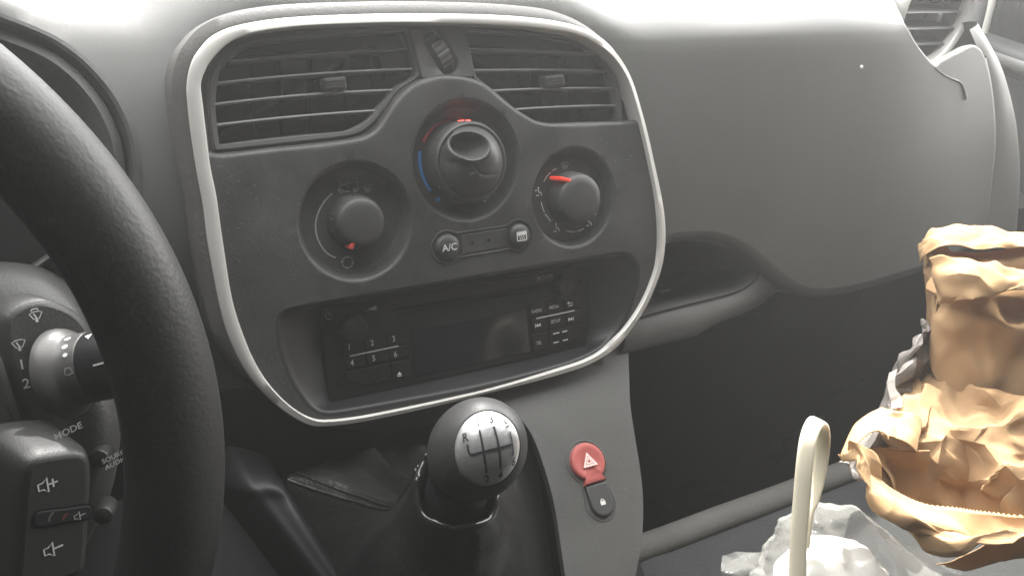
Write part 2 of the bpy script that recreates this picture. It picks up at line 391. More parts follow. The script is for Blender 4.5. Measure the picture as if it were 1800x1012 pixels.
# scoop under the round vent with its hooked end
part('scoop_edge', MB().tube([Vector(p) for p in opened([tuple(PAN.p(*dpx(x, y), dash_w(*dpx(x, y)))) for x, y in ((1643,119),(1658,131),(1673,139),(1687,145),(1693,156),(1697,174))], 5)], lambda t: .0007 + .0014 * t * t, 8), M['pillar'], dash)
# shelf under the glove box
shelf_top = [(1100,563),(1131,556),(1181,542),(1235,529),(1290,514),(1318,497),(1330,478),(1338,462)]
shelf_bot = [(1090,622),(1110,618),(1161,605),(1218,591),(1265,567),(1310,549),(1347,528),(1376,499)]
tp = [PAN.p(*PAN.px(*p, -.012), -.012) for p in shelf_top]; bt = [PAN.p(*PAN.px(*p, -.010), -.010) for p in shelf_bot]
mb = MB().grid(patch([[p + T3(0, -.002, -.075) for p in tp], [p + T3(0, .001, -.004) for p in tp], tp, [a.lerp(b, .5) + T3(0, 0, .004) for a, b in zip(tp, bt)], bt, [p + T3(0, .004, -.012) for p in bt], [p + T3(0, .006, -.06) for p in bt]], 6, 5))
part('shelf_lip', mb, M['console'], dash, angle=70)
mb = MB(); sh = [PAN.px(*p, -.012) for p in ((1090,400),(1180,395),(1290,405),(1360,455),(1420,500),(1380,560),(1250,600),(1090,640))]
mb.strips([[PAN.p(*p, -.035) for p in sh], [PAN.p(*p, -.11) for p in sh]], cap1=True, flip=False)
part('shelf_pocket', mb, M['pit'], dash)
q = [(1160,512),(1180,508),(1179,511),(1162,516)]
part('pocket_clip', MB().prism(PAN, [PAN.px(*p, -.03) for p in q], -.034, -.030, .0004), M['vent'], dash)

# ================================================================== CENTRE PANEL
cp = thing('dashboard_console', 'dark grey centre panel framed by a silver trim ring, holding vents, dials and radio', 'control panel', T3(0, 0, -.01))
prof = []
def ring_loops():
    mid1 = [tuple(Vector(a).lerp(Vector(b), .10)) for a, b in zip(outL, innL)]; mid2 = [tuple(Vector(a).lerp(Vector(b), .88)) for a, b in zip(outL, innL)]
    P = lambda l, h: [PAN.p(*p, h) for p in l]
    return [P(outL, -.004), P(outL, .0020), P(mid1, .0029), P(mid2, .0036), P(innL, .0030), P(innL, -.012)]
part('trim_ring', MB().strips(ring_loops()), M['ring'], cp, angle=50)
P = lambda l, h: [PAN.p(*p, h) for p in l]
part('bezel', MB().strips([[PAN.p(*p, dash_w(*p) - .002) for p in bezL], [PAN.p(*p, max(dash_w(*p), -.02) + .0022) for p in bezL], P(offs(bezL, .0012), -.0028), P([tuple(Vector(a).lerp(Vector(b), .8)) for a, b in zip(bezL, outL)], .0006), P(outL, .0008), P(outL, -.004)]), M['dash'], cp, angle=50)
SC = [(368,268),(374,270),(387,272),(430,268),(480,262),(540,256),(600,249),(640,241),(664,227),(680,205),(693,184),(706,168),(720,155),(735,145),(752,139),(772,134),(787,133),(806,134),(828,138),(842,143),(856,150),(872,163),(889,178),(905,190),(922,201),(937,210),(950,215),(978,218),(1047,216),(1100,214),(1128,213)]
scL = offs(opened(PAN.pl(SC, 0), 4), -.0028, False)
def split_inner(above):
    out = []
    for p in offs(innL, -.0006):
        if (p[1] > sc_v(p[0])) == above: out.append(p)
    return out
def sc_v(u):
    for a, b in zip(scL, scL[1:]):
        if a[0] <= u <= b[0]: return a[1] + (b[1] - a[1]) * (u - a[0]) / max(1e-9, b[0] - a[0])
    return scL[0][1] if u < scL[0][0] else scL[-1][1]
def rot_seq(pts, start):
    k = min(range(len(pts)), key=lambda i: (Vector(pts[i]) - Vector(start)).length); return pts[k:] + pts[:k]
low = rot_seq(split_inner(False), scL[0])      # ccw: left side, bottom, right side
fas = [p for p in scL[::-1]] + low
# dish holes
DC = {'L': (PAN.px(628, 389.5), .0345), 'M': (PAN.px(821, 282.5), .0368), 'R': (PAN.px(1010, 347.5), .0329)}
rad = ccw(closed(PAN.pl([(494,572),(497,600),(505,632),(518,664),(535,692),(554,714),(576,722),(620,717),(700,703),(850,675),(980,642),(1040,619),(1075,592),(1100,552),(1115,507),(1119,477),(1112,457),(1092,449),(1050,455),(1000,463),(800,497),(600,532),(528,545),(500,554)]), 5))
holes = [circ(c, r + .0022) for c, r in DC.values()] + [offs(rad, -.003)]
mb = MB().fill(PAN, ccw(fas), [ccw(h) for h in holes], step=.008)
top_edge = scL
mb.profile(PAN, top_edge, [(.0, 0), (.0012, -.0002), (.0024, -.0009), (.0033, -.0022), (.0037, -.004), (.0037, -.022)], close=False)
for k, (c, r) in DC.items():
    mb.lathe(PAN, [(r + .0022, 0), (r + .0008, -.0004), (r, -.0014), (r - .0012, -.004), (r - .0026, -.0090), (r - .0034, -.0108), (r - .0046, -.0115), (.004, -.0115)], 72, c)
part('fascia', mb, M['fascia'], cp, angle=50)
# radio scoop: shallow at the left, deep at the right
rs = [(559,540),(567,600),(574,660),(580,703),(700,684),(860,652),(1000,616),(1046,603),(1041,560),(1036,500),(1030,462),(960,473),(800,499),(640,525)]
def scoop(h): return ccw(rad)
mb = MB(); n = len(rad)
def tor(p, k, h):
    c = Vector(PAN.px(800, 590)); q = Vector(p)
    x = max(-.098, min(.0895, p[0])); lo = -.0955 + .0; y = max(-.0965, min(-.0345, p[1]))
    return tuple(q.lerp(Vector((x, y)), k))
prof = [(-.003, 0, 0), (-.0012, -.0004, 0), (0, -.0016, 0), (0, -.0035, .12), (0, -.010, .55), (0, -.0165, .93), (0, -.024, 1.0)]
ls = []
for d, h, k in prof:
    l = offs(rad, d) if d else rad
    ls.append([PAN.p(*tor(p, k, h), h) for p in l])
mb.strips(ls); mb.fill(PAN, ccw([(-.12, -.11), (.12, -.11), (.12, -.02), (-.12, -.02)]), h=-.0245)
part('radio_recess', mb, M['black'], cp, angle=50)

# upper half: vent surround
up = [p for p in split_inner(True)]; up = rot_seq(up, scL[-1])
surr = up + [(x, y - .002) for x, y in scL]
VLo = closed(PAN.pl([(365,160),(371,128),(388,101),(419,77),(455,67),(533,60),(640,53),(700,51.5),(716,52),(721,61),(731,95),(740,131),(704,157),(685,181),(672,199),(657,217),(635,234),(606,242),(533,251),(450,260),(390,266),(376,264),(371,240),(367,205)], -.009), 4)
VLi = closed(PAN.pl([(383,144),(389,123),(407,104),(434,86),(469,77),(560,67.5),(640,61),(702,57),(708,58),(712,64),(722,98),(729,132),(695,154),(677,176),(664,190),(645,212),(616,228),(590,232),(533,237),(450,246),(392,253),(386,251),(382,221),(379,184)], -.009), 4)
VRo = closed(PAN.pl([(811,52),(816,50),(894,54),(940,57),(978,62),(1019,70),(1050,87),(1073,112),(1087,144),(1092,180),(1093,212),(1090,222),(1000,224),(950,224),(915,208),(885,184),(858,160),(836,143),(829,132),(820,92)], -.009), 4)
VRi = closed(PAN.pl([(820,60),(824,58),(894,61.5),(950,66),(985,70),(1015,77),(1045,94),(1065,120),(1077,148),(1084,182),(1086,208),(1082,218),(1000,220),(955,218),(922,203),(892,179),(864,155),(842,138),(836,130),(828,95)], -.009), 4)
mb = MB().fill(PAN, ccw(surr), [ccw(VLo), ccw(VRo)], h=-.011, step=.01)
part('vent_surround', mb, M['vent'], cp)
# dark plate as painted shade in the gap between right vent and ring
part('ring_gap_shade', MB().prism(PAN, PAN.pl([(1088,110),(1106,150),(1119,205),(1119,211),(1097,212),(1094,160)], -.010), -.0112, -.0104, .0002), M['pit'], cp)
# bridge
br = thing('thumbwheel_panel', 'small light grey plate with a ribbed vent thumbwheel between the two slatted vents', 'thumbwheel', T3(*PAN.px(775, 95), -.01))
bl = ccw(rpoly(PAN.pl([(722,51),(812,51),(831,135),(790,131),(743,137)], -.006), .0015))
sl = PAN.px(763, 70, -.006), PAN.px(788, 112, -.006)
ax = (Vector(sl[1]) - Vector(sl[0])); L_ = ax.length; ax.normalize(); nx = Vector((-ax.y, ax.x)); r_ = .0068
slot = []
for k in range(13): t = pi * k / 12; q = Vector(sl[1]) + nx * r_ * cos(t) + ax * r_ * sin(t); slot.append(tuple(q))
for k in range(13): t = pi * k / 12; q = Vector(sl[0]) - nx * r_ * cos(t) - ax * r_ * sin(t); slot.append(tuple(q))
slot = ccw(slot)
mb = MB().fill(PAN, bl, [offs(slot, -.001)], h=-.006)
mb.profile(PAN, bl, [(0, -.006), (-.0005, -.0064), (-.0007, -.014)]); mb.profile(PAN, offs(slot, -.001), [(0, -.006), (.0006, -.0064), (.001, -.008), (.001, -.02)])
part('plate', mb, M['console'], br, angle=50)
part('slot', MB().fill(PAN, slot, h=-.016), M['pit'], br)
wc = PAN.px(775, 92, -.006); wf = Frame(T3(*wc, -.0165), T3(nx.x, nx.y, 0), T3(ax.x, ax.y, 0))
mb = MB(); ls = []; NN = 60
for s_, rr in ((-.0048, .0128), (-.0042, .0138), (.0042, .0138), (.0048, .0128)):
    l = []
    for i in range(NN):
        t = 2 * pi * i / NN; r2 = rr - (.0007 if i % 3 == 0 else 0); l.append(wf.p(s_, r2 * cos(t), r2 * sin(t)))
    ls.append(l)
mb.strips(ls, cap0=True, cap1=True); part('wheel', mb, M['knob'], br, angle=20)
wf2 = Frame(wf.p(0, 0, .0142), wf.x, wf.y); 
part('arrow', MB().poly(wf2, [(-.0025, .0028), (.0025, .0028), (0, .0062)], -.0012), M['white'], br)

def vent(name, label, fo, fi, slats, tabpx, tabw, tabh, fins, cat='air vent'):
    c = PAN.px(*tabpx); t = thing(name, label, cat, T3(*c, -.02), 'slatted vents in the centre panel')
    fo, fi = ccw(fo), ccw(fi); m1 = [tuple(Vector(a).lerp(Vector(b), .3)) for a, b in zip(fo, fi)]; m2 = [tuple(Vector(a).lerp(Vector(b), .8)) for a, b in zip(fo, fi)]
    part('frame', MB().strips([P(fo, -.014), P(fo, -.0095), P(m1, -.008), P(m2, -.0082), P(fi, -.0098), P(fi, -.016)]), M['vent'], t)
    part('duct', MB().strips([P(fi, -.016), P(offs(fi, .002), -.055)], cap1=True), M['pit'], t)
    for a, b, sag in slats:
        a2, b2 = Vector(PAN.px(*a, -.0105)), Vector(PAN.px(*b, -.0105)); pts = []
        for k in range(13):
            q = a2.lerp(b2, k / 12); pts.append((q.x, q.y + sag * 4 * (k / 12) * (1 - k / 12)))
        rows = [[PAN.p(x, y + dy, h) for x, y in pts] for dy, h in ((-.0011, -.030), (-.0008, -.0112), (-.0003, -.0104), (.0004, -.0104), (.0009, -.0112), (.0013, -.030))]
        part('slat', MB().grid(rows), M['slat'], t, angle=70)
    tf = Frame(T3(*PAN.px(*tabpx, -.008), -.008), PAN.x + PAN.y * .05, PAN.y)
    tb = part('tab', MB().prism(tf, rrect(-tabw / 2, tabw / 2, -tabh / 2, tabh / 2, .0012), -.006, .0022, .0012), M['knob'], t)
    part('tab_rib', merge(*[MB().box(tf, -tabw * .4, tabw * .4, y - .0003, y + .0003, .002, .0028, .0002) for y in (-.0018, 0, .0018)]), M['knob'], tb)
    for f0, f1 in fins:
        p0, p1 = PAN.px(*f0, -.03), PAN.px(*f1, -.03)
        part('fin', MB().add([PAN.p(*p0, -.036), PAN.p(*p1, -.036), PAN.p(p1[0] + .0012, p1[1], -.052), PAN.p(p0[0] + .0012, p0[1], -.052)] + [PAN.p(p0[0] - .0005, p0[1], -.036), PAN.p(p1[0] - .0005, p1[1], -.036)], [(0, 1, 2, 3), (4, 5, 1, 0)]), M['pit'], t)
    return t
vent('air_vent', 'wide slatted vent with a small tab beside the steering wheel, its outer corner rounded', VLo, VLi,
     [((404,108.5),(716,87),.0006), ((380,147),(725,122),.0012), ((377,184),(693,159),.0012), ((382,220.5),(664,195),.0008)], (588,148), .0135, .0075, [((500,95),(505,240)), ((553,90),(556,236)), ((620,85),(624,225)), ((668,80),(672,185)), ((450,100),(455,245))])
vent('air_vent', 'slatted vent beside the glove box, its lower edge cut by the dial hump', VRo, VRi,
     [((823,87),(1047,94.5),.0006), ((829,124.5),(1073,125.5),.0006), ((866,160),(1081,155.5),.0006), ((907,193),(1086,186),.0006)], (973,143), .0155, .0075, [((920,95),(924,212)), ((957,95),(962,214)), ((1005,95),(1010,214)), ((1042,105),(1048,214))])

# ================================================================== DIALS
def arc(c, r, a0, a1, n=24): return [(c[0] + r * cos(math.radians(a0 + (a1 - a0) * k / n)), c[1] + r * sin(math.radians(a0 + (a1 - a0) * k / n))) for k in range(n + 1)]
PL = -.0112                                            # dial print height
def ico(fr, lines, wd=.0005, h=PL, polys=()):
    mb = MB()
    for l in lines: mb.ribbon(fr, l, wd, h)
    for l in polys: mb.poly(fr, l, h)
    return mb
def pxl(pts, h=PL): return PAN.pl(pts, h)
def defrost(c, s, h=PL, fr=PAN):
    x, y = c; L2 = [[(x - s, y + s * .45), (x - s * .5, y + s * .7), (x, y + s * .78), (x + s * .5, y + s * .7), (x + s, y + s * .45), (x + s * .6, y - s * .4), (x, y - s * .25), (x - s * .6, y - s * .4), (x - s, y + s * .45)]]
    for dx in (-.4, 0, .4): L2.append([(x + dx * s, y - s * .9), (x + dx * s + .1 * s, y - s * .3), (x + dx * s - .1 * s, y + .05 * s), (x + dx * s, y + .4 * s)])
    return ico(fr, L2, s * .16, h)
def manikin(c, s, k, h=PL):
    x, y = c; L2 = [[(x - s * .2, y + s * .5), (x - s * .1, y - s * .15), (x + s * .35, y - s * .15), (x + s * .5, y - s * .8)]]
    if k & 1: L2.append([(x - s, y + .3 * s), (x - .45 * s, y + .3 * s)])
    if k & 2: L2.append([(x - .8 * s, y - .7 * s), (x - .1 * s, y - .7 * s)])
    if k & 4: L2.append([(x - .9 * s, y + .9 * s), (x - .3 * s, y + 1.0 * s), (x + .4 * s, y + .9 * s)])
    mb = ico(PAN, L2, s * .22, h); mb.poly(PAN, circ((x - s * .15, y + s * .75), s * .2, 10), h); return mb
def knob_part(t, c, prof, m=None, name='knob'):
    return part(name, MB().lathe(PAN, prof, 64, c), m or M['knob'], t, angle=45)
def ticks(c, r0, r1, h, angs, wd=.0007):
    mb = MB()
    for a in angs:
        t = math.radians(a); d = Vector((cos(t), sin(t))); f = Frame(PAN.p(c[0], c[1], h), T3(d.x, d.y, 0), T3(-d.y, d.x, 0))
        mb.box(f, r0, r1, -wd / 2, wd / 2, -.0008, .0005, .0002)
    return mb
# left dial
cL = PAN.px(623, 389, -.0112)
t = thing('climate_dial', 'round dial with white arc scale and recirculation icon, nearest the steering wheel', 'climate dial', T3(*cL, -.011), 'heater dials')
k = knob_part(t, cL, [(.0170, -.0114), (.0168, -.009), (.0160, -.006), (.0150, -.0005), (.0142, .0015), (.0128, .0026), (.010, .0031), (.005, .0033), (.0005, .0033)])
part('tick', ticks(cL, .0145, .0168, -.0058, [168, 192, 40, 65, 90, 15, 340]), M['vent'], k)
pc = Vector(cL); a = math.radians(240)
pf = Frame(PAN.p(cL[0], cL[1], -.0008), T3(cos(a), sin(a), 0), T3(-sin(a), cos(a), 0))
part('pointer', MB().prism(pf, rrect(.0085, .0172, -.0014, .0014, .0012), -.006, .0032, .0007), M['red'], k)
sc_ = pxl([(584,340),(572,352),(562,368),(556,385),(555,404),(559,421),(568,437),(578,447),(590,453)])
part('scale_arc', ico(PAN, [opened(sc_, 4)], .0009), M['dim'], t)
car = [[(594,335),(597,327),(607,324),(613,321),(628,319),(630,334),(622,336)], [(616,336),(604,337)], [(599,336),(595,335)], [(596,321),(615,329)]]
mb = ico(PAN, [pxl(l) for l in car], .0006)
for c_ in ((600,336),(624,334)): mb.ribbon(PAN, circ(pxl([c_])[0], .0011, 10), .0005, PL, True)
part('vehicle_icon', mb, M['dim'], t)
part('windscreen_icon', defrost(pxl([(646,331)])[0], .0026), M['dim'], t)
rc = pxl([(611,461)])[0]
mb = MB()
for a0 in (10, 100, 190, 280): mb.ribbon(PAN, arc(rc, .0034, a0, a0 + 65, 8), .0007, PL); e = arc(rc, .0034, a0 + 65, a0 + 85, 1); mb.poly(PAN, [(e[0][0] * 1 + (e[0][0] - rc[0]) * .35, e[0][1] + (e[0][1] - rc[1]) * .35), (e[0][0] - (e[0][0] - rc[0]) * .35, e[0][1] - (e[0][1] - rc[1]) * .35), e[1]], PL)
part('recirculation_icon', mb, M['dim'], t)
# middle dial
cM = PAN.px(810, 285, -.0112)
t = thing('climate_dial', 'largest dial with red and blue arcs, lit red lamp and scooped knob', 'climate dial', T3(*cM, -.011), 'heater dials')
knob_part(t, cM, [(.0268, -.0114), (.0265, -.0085), (.0258, -.007), (.0254, .002), (.0247, .0040), (.0236, .0050), (.0222, .0046), (.0222, .002)], name='collar')
part('tick', ticks(cM, .0248, .0262, .0014, range(20, 360, 24)), M['vent'], t)
mb = MB(); rows = []; NR, NA = 34, 96
hd = Vector((-.0070, .0105))
for j in range(NR + 1):
    row = []
    for i in range(NA):
        q = j / NR; r = .0228 * q; th = 2 * pi * i / NA; x, y = r * cos(th), r * sin(th)
        h = .0150 * (1 - q ** 3.2) + .0028
        if q > .9: h -= .0005 * (q - .9) * 10
        e = math.hypot((x - hd.x) / .0114, (y - hd.y) / .0088)
        h += .0060 * math.exp(-((e - 1.0) / .2) ** 2) * (1 if e > .8 else 1) - .0110 * (1 - sst(.25, 1.0, e))
        # parting line of the lower half
        s_ = y + .0035 - .0045 * math.tanh((-.004 - x) / .003); h -= .0009 * math.exp(-(s_ / .0005) ** 2) * sst(.95, .75, q) * sst(.9, 1.25, e)
        row.append(PAN.p(cM[0] + x, cM[1] + y, h))
    rows.append(row)
mb.strips(rows[::-1]); k = part('knob', mb, M['knob'], t, angle=80)
part('grip_mark', merge(MB().tube([PAN.p(cM[0] + x, cM[1] + y, h) for x, y, h in ((-.0155, .0020, .0127), (-.0135, .0008, .0147), (-.0115, .0002, .0159))], .0006, 8), MB().tube([PAN.p(cM[0] + x, cM[1] + y, h) for x, y, h in ((-.0085, -.0072, .0171), (-.0068, -.0060, .0176), (-.0052, -.0060, .0177))], .0005, 8)), M['vent'], k)
def parc(pts, wd, m, name): part(name, ico(PAN, [opened(pxl(pts), 4)], wd), M[m], t)
parc([(744,250),(751,237),(762,224),(775,216),(792,211)], .0020, 'red', 'hot_arc')
parc([(805,211),(820,212),(838,220)], .0020, 'red', 'hot_arc')
parc([(738,266),(738,284),(741,302),(748,320),(757,336)], .0021, 'blue', 'cold_arc')
parc([(894,300),(891,313),(886,323)], .0018, 'red', 'hot_arc')
part('cold_dot', MB().poly(PAN, circ(pxl([(770,350)])[0], .0016, 16), PL), M['blue'], t)
part('hot_dot', MB().poly(PAN, circ(pxl([(877,338)])[0], .0019, 16), PL), M['red'], t)
part('windscreen_icon', defrost(pxl([(856,353)])[0], .0027), M['dim'], t)
lf = PAN.px(818, 215, -.004); part('lamp', MB().prism(PAN, rrect(lf[0] - .0042, lf[0] + .0042, lf[1] - .0016, lf[1] + .0014, .0012), -.0114, -.0035, .0008), M['redglow'], t)
# right dial
cR = PAN.px(1000, 348, -.0085)
t = thing('climate_dial', 'dial with an orange-red pointer and ring of airflow icons, closest to the glove box', 'climate dial', T3(*cR, -.011), 'heater dials')
cRp = DC['R'][0]
PLR = -.0078
part('dial_plate', MB().lathe(PAN, [(.0300, -.0114), (.0299, -.0084), (.0294, -.0080), (.0005, -.0080)], 64, (cRp[0] - .001, cRp[1])), M['fascia'], t)
k = knob_part(t, cR, [(.0182, -.0080), (.0180, -.004), (.0176, .0), (.0168, .0040), (.0160, .0060), (.0146, .0072), (.010, .0079), (.0005, .0081)])
part('tick', ticks(cR, .0145, .0172, .0042, [20, 62, 150, 200, 320]), M['vent'], k)
a = math.radians(122); pf = Frame(PAN.p(cR[0], cR[1], .0052), T3(cos(a), sin(a), 0), T3(-sin(a), cos(a), 0))
tipx = pf.x
pp = MB().prism(Frame(PAN.p(*PAN.px(993, 315, .0064), .0064), T3(.95, -.28, 0), T3(.28, .95, 0)), rrect(-.0046, .0048, -.0011, .0011, .001), -.012, .0006, .0007)
part('pointer', pp, M['redlit'], k)
for (px, py), kk in (((948,337), 3), ((1046,327), 1), ((979,400), 2), ((1036,390), 7)):
    part('airflow_icon', manikin(pxl([(px, py)], PLR)[0], .0034, kk, PLR), M['white'], t)
part('windscreen_icon', defrost(pxl([(993,291)], PLR)[0], .0030, PLR), M['dim'], t)
for seg in ([(956,319),(962,309),(968,303)], [(971,300),(979,296)], [(951,355),(954,366),(957,373)], [(958,376),(963,382),(968,389)], [(1051,343),(1052,352),(1051,360)], [(1050,364),(1048,371),(1046,378)], [(995,406),(1005,407.5),(1011,407)], [(1014,406.5),(1020,405),(1026,402)]):
    part('scale_mark', ico(PAN, [pxl(seg, PLR)], .0006, PLR), M['white'], t)

# ================================================================== A/C BUTTON STRIP
c1, c2 = Vector(PAN.px(785, 434)), Vector(PAN.px(911, 414)); axs = (c2 - c1).normalized(); nn = Vector((-axs.y, axs.x)); fS = Frame(PAN.p(*c1.lerp(c2, .5)), T3(*axs), T3(*nn)); Ls = (c2 - c1).length / 2
def dumb(R, hw, rr):
    out = []; a = math.asin(hw / R)
    for k in range(21): th = -pi + a + (0) ; 
    for s_ in (1, -1):
        for k in range(25):
            th = (-pi + a) + (2 * pi - 2 * a) * k / 24
            out.append((s_ * (Ls + R * cos(th)), s_ * R * sin(th)))
    return out
t = thing('climate_button_strip', 'black dumbbell shaped strip with an A/C button and a rear window heating button', 'button strip', fS.o, None)
part('surround', MB().profile(fS, ccw(dumb(.0113, .0086, 0)), [(0, -.001), (.0004, .0007), (.001, .0009), (.0016, .0002), (.0018, -.002)]), M['fascia'], t)
part('base', MB().fill(fS, ccw(dumb(.0096, .0072, 0)), h=-.0006), M['black'], t)
part('bar', MB().prism(fS, rrect(-Ls + .0098, Ls - .0092, -.0062, .0062, .0008), -.001, .0008, .0005), M['fascia'], t)
def keyl(s_, R): return [(s_ * Ls + R * cos(2 * pi * i / 40), R * sin(2 * pi * i / 40)) for i in range(40)]
for s_, R in ((-1, .0083), (1, .0078)):
    b_ = part('button', MB().lathe(Frame(fS.p(s_ * Ls, 0), fS.x, fS.y), [(R, -.001), (R, .0012), (R - .0005, .0024), (R - .0018, .0034), (R - .0045, .0042), (.0004, .0044)]), M['knob'], t)
    fb = Frame(fS.p(s_ * Ls, 0, .0046), fS.x, fS.y)
    if s_ < 0: part('lettering', text_mesh('A/C', fb, 0, 0, .0062, .0001), M['white'], b_)
    else:
        mb = MB().ribbon(fb, rrect(-.0034, .0034, -.0028, .0028, .0006), .0007, .0001, True)
        mb.poly(fb, [(-.0032, .0006), (.0032, .0006), (.0032, .0028), (-.0032, .0028)], .0002)
        for x in (-.0014, 0, .0014): mb.ribbon(fb, [(x, -.0022), (x + .0003, -.0012), (x - .0002, -.0004), (x, .0004)], .0005, .0001)
        part('rear_window_icon', mb, M['white'], b_)
for s_ in (-.30, .14): part('indicator', MB().lathe(Frame(fS.p(Ls * s_, .0002), fS.x, fS.y), [(.0011, .0008), (.0010, .0012), (.0003, .0013)], 16), M['pit'], t)

# ================================================================== RADIO
RW = -.014
fR = Frame(T3(*PAN.px(800, 587, RW), RW), PAN.x, PAN.y)
def rp(pts): return fR.pl(pts)
rt = thing('car_radio', 'black car radio with dark display, number keys and USB socket in the centre panel', 'car radio', fR.o)
fl = ccw(rpoly(rp([(567,543),(1027,469),(1037,605),(577,707)]), .003))
slot = ccw(rpoly(rp([(690,541),(965,496),(966,508),(690,553)]), .0015))
mb = MB().fill(fR, fl, [slot], step=.02); mb.profile(fR, fl, [(0, 0), (-.0006, -.0004), (-.0008, -.01)]); mb.profile(fR, slot, [(0, 0), (.0003, -.0003), (.0008, -.006)])
part('faceplate', mb, M['radio'], rt, angle=50)
part('disc_slot', MB().fill(fR, slot, h=-.005), M['pit'], rt)
disp = ccw(rpoly(rp([(724,582),(925,544),(931,618),(729,662)]), .0012))
part('display', MB().prism(fR, disp, -.001, .0005, .0003), M['glass'], rt)
def rknob(px, py, r, h):
    c = fR.px(px, py); part('volume_knob' if px < 700 else 'browse_knob', MB().lathe(Frame(fR.p(*c), fR.x, fR.y), [(r + .001, 0), (r, .001), (r - .0006, h - .0014), (r - .0016, h), (.0004, h + .0002)], 48), M['key'], rt)
rknob(619, 576, .0085, .008); rknob(987, 503, .0075, .007)
def rkey(pts, lab=None, size=.0042, name='key', at_=None, m='white', align='CENTER', dy=0.0):
    l = ccw(rpoly(rp(pts), .0008)); l = offs(l, .0003)
    k = part(name, MB().prism(fR, l, -.001, .0011, .0004), M['key'], rt)
    if lab:
        c = rp([at_])[0] if at_ else (sum(p[0] for p in l) / len(l), sum(p[1] for p in l) / len(l))
        part('lettering', text_mesh(lab, fR, c[0], c[1] + dy, size, .00125, 0, sx=.82), M[m], k)
    return k
# number keys
rkey([(600,602),(636,594),(640,616),(601,625)], '1', .0052, at_=(613,610), m='dim')
rkey([(637,594),(676,587),(679,609),(641,616)], '2', .0052, at_=(653,602), m='dim')
rkey([(677,586),(711,579),(714,602),(680,608)], '3', .0052, at_=(691,595), m='dim')
rkey([(602,627),(640,618),(644,641),(608,649)], '4', .0052, at_=(618,637), m='dim')
rkey([(641,618),(680,610),(684,633),(645,641)], '5', .0052, at_=(656,629), m='dim')
rkey([(681,610),(715,604),(718,626),(685,633)], '6', .0052, at_=(694,622), m='dim')
kj = rkey([(605,653),(683,637),(687,667),(640,678),(606,665)])
part('socket', MB().lathe(Frame(fR.p(*fR.px(656, 662)), fR.x, fR.y), [(.0032, .0013), (.0024, .0013), (.0022, .0009)], 24), M['pit'], kj)
ke = rkey([(686,636),(719,629),(722,658),(689,665)])
c_ = fR.px(701, 657)
part('eject_icon', MB().poly(fR, [(c_[0] - .0016, c_[1] - .0002), (c_[0] + .0016, c_[1] - .0002), (c_[0], c_[1] + .0018)], .00125).ribbon(fR, [(c_[0] - .0016, c_[1] - .0010), (c_[0] + .0016, c_[1] - .0010)], .0005, .00125), M['white'], ke)
part('key_divider', MB().ribbon(fR, rp([(613,625),(699,607)]), .0008, .0014), M['dim'], rt)
rkey([(929,535),(957,529),(960,549),(931,556)], 'RADIO', .0034, at_=(942,546), m='dim')
rkey([(958,529),(987,524),(990,544),(961,549)], 'MEDIA', .0034, at_=(972.5,539), m='dim')
kb = rkey([(988,524),(1017,519),(1021,538),(991,543)])
c_ = fR.px(1001, 534)
part('return_icon', MB().ribbon(fR, [(c_[0] - .0016, c_[1] + .0010), (c_[0] + .0010, c_[1] + .0010), (c_[0] + .0018, c_[1]), (c_[0] + .0010, c_[1] - .0010), (c_[0] - .0016, c_[1] - .0010)], .0005, .00125).poly(fR, [(c_[0] - .0012, c_[1] + .0022), (c_[0] - .0012, c_[1] - .0002), (c_[0] - .0028, c_[1] + .0010)], .00125), M['white'], kb)
kp = rkey([(932,558),(960,552),(963,579),(934,585)])
kn = rkey([(992,546),(1021,540),(1024,566),(995,572)])
for kk, (px, py), s_ in ((kp, (944,571), -1), (kn, (1002,560), 1)):
    c_ = fR.px(px, py); x, y = c_
    part('skip_icon', MB().poly(fR, [(x - s_ * .0022, y + .0013), (x - s_ * .0022, y - .0013), (x - s_ * .0002, y)], .00125).poly(fR, [(x - s_ * .0002, y + .0013), (x - s_ * .0002, y - .0013), (x + s_ * .0016, y)], .00125).ribbon(fR, [(x + s_ * .0019, y - .0013), (x + s_ * .0019, y + .0013)], .0005, .00125), M['white'], kk)
rkey([(961,551),(991,546),(994,572),(964,578)], 'SETUP', .0034, at_=(975,564), m='dim')
rkey([(934,588),(962,581),(964,611),(936,617)], 'TEL', .0034, at_=(946,602), m='dim')
ku = rkey([(964,580),(1022,568),(1022,582),(1010,600),(966,611)])
ub = ccw(rpoly(rp([(968,586),(997,579),(1000,596),(971,603)]), .0006))
part('usb_socket', MB().fill(fR, ub, h=.0013), M['pit'], ku)
part('usb_contact', merge(*[MB().ribbon(fR, rp(l), .0008, .0016) for l in ([(970,586),(981,583.5)], [(986,582.5),(995,580.5)], [(971,601.5),(980,599.5)], [(987,597.5),(996,595.5)])]), M['white'], ku)
part('key_divider', MB().ribbon(fR, rp([(941,559),(1008,545)]), .0007, .0014), M['white'], rt)
c_ = fR.px(958, 488); part('browse_lettering', text_mesh('BROWSE', fR, c_[0], c_[1], .0038, .0002, sx=.85), M['dim'], rt)
c_ = fR.px(578, 555); part('power_icon', MB().ribbon(fR, arc(c_, .0019, 120, 420, 16), .0005, .0002).ribbon(fR, [(c_[0], c_[1]), (c_[0], c_[1] + .002)], .0005, .0002), M['dim'], rt)
part('volume_icon', MB().poly(fR, rp([(640,546.5),(661,536.5),(662,544)]), .0002), M['white'], rt)
for px, py in ((1019,495), (1026,579), (593,673)): part('screw_hole', MB().poly(fR, circ(fR.px(px, py), .0014, 16), .0003), M['pit'], rt)

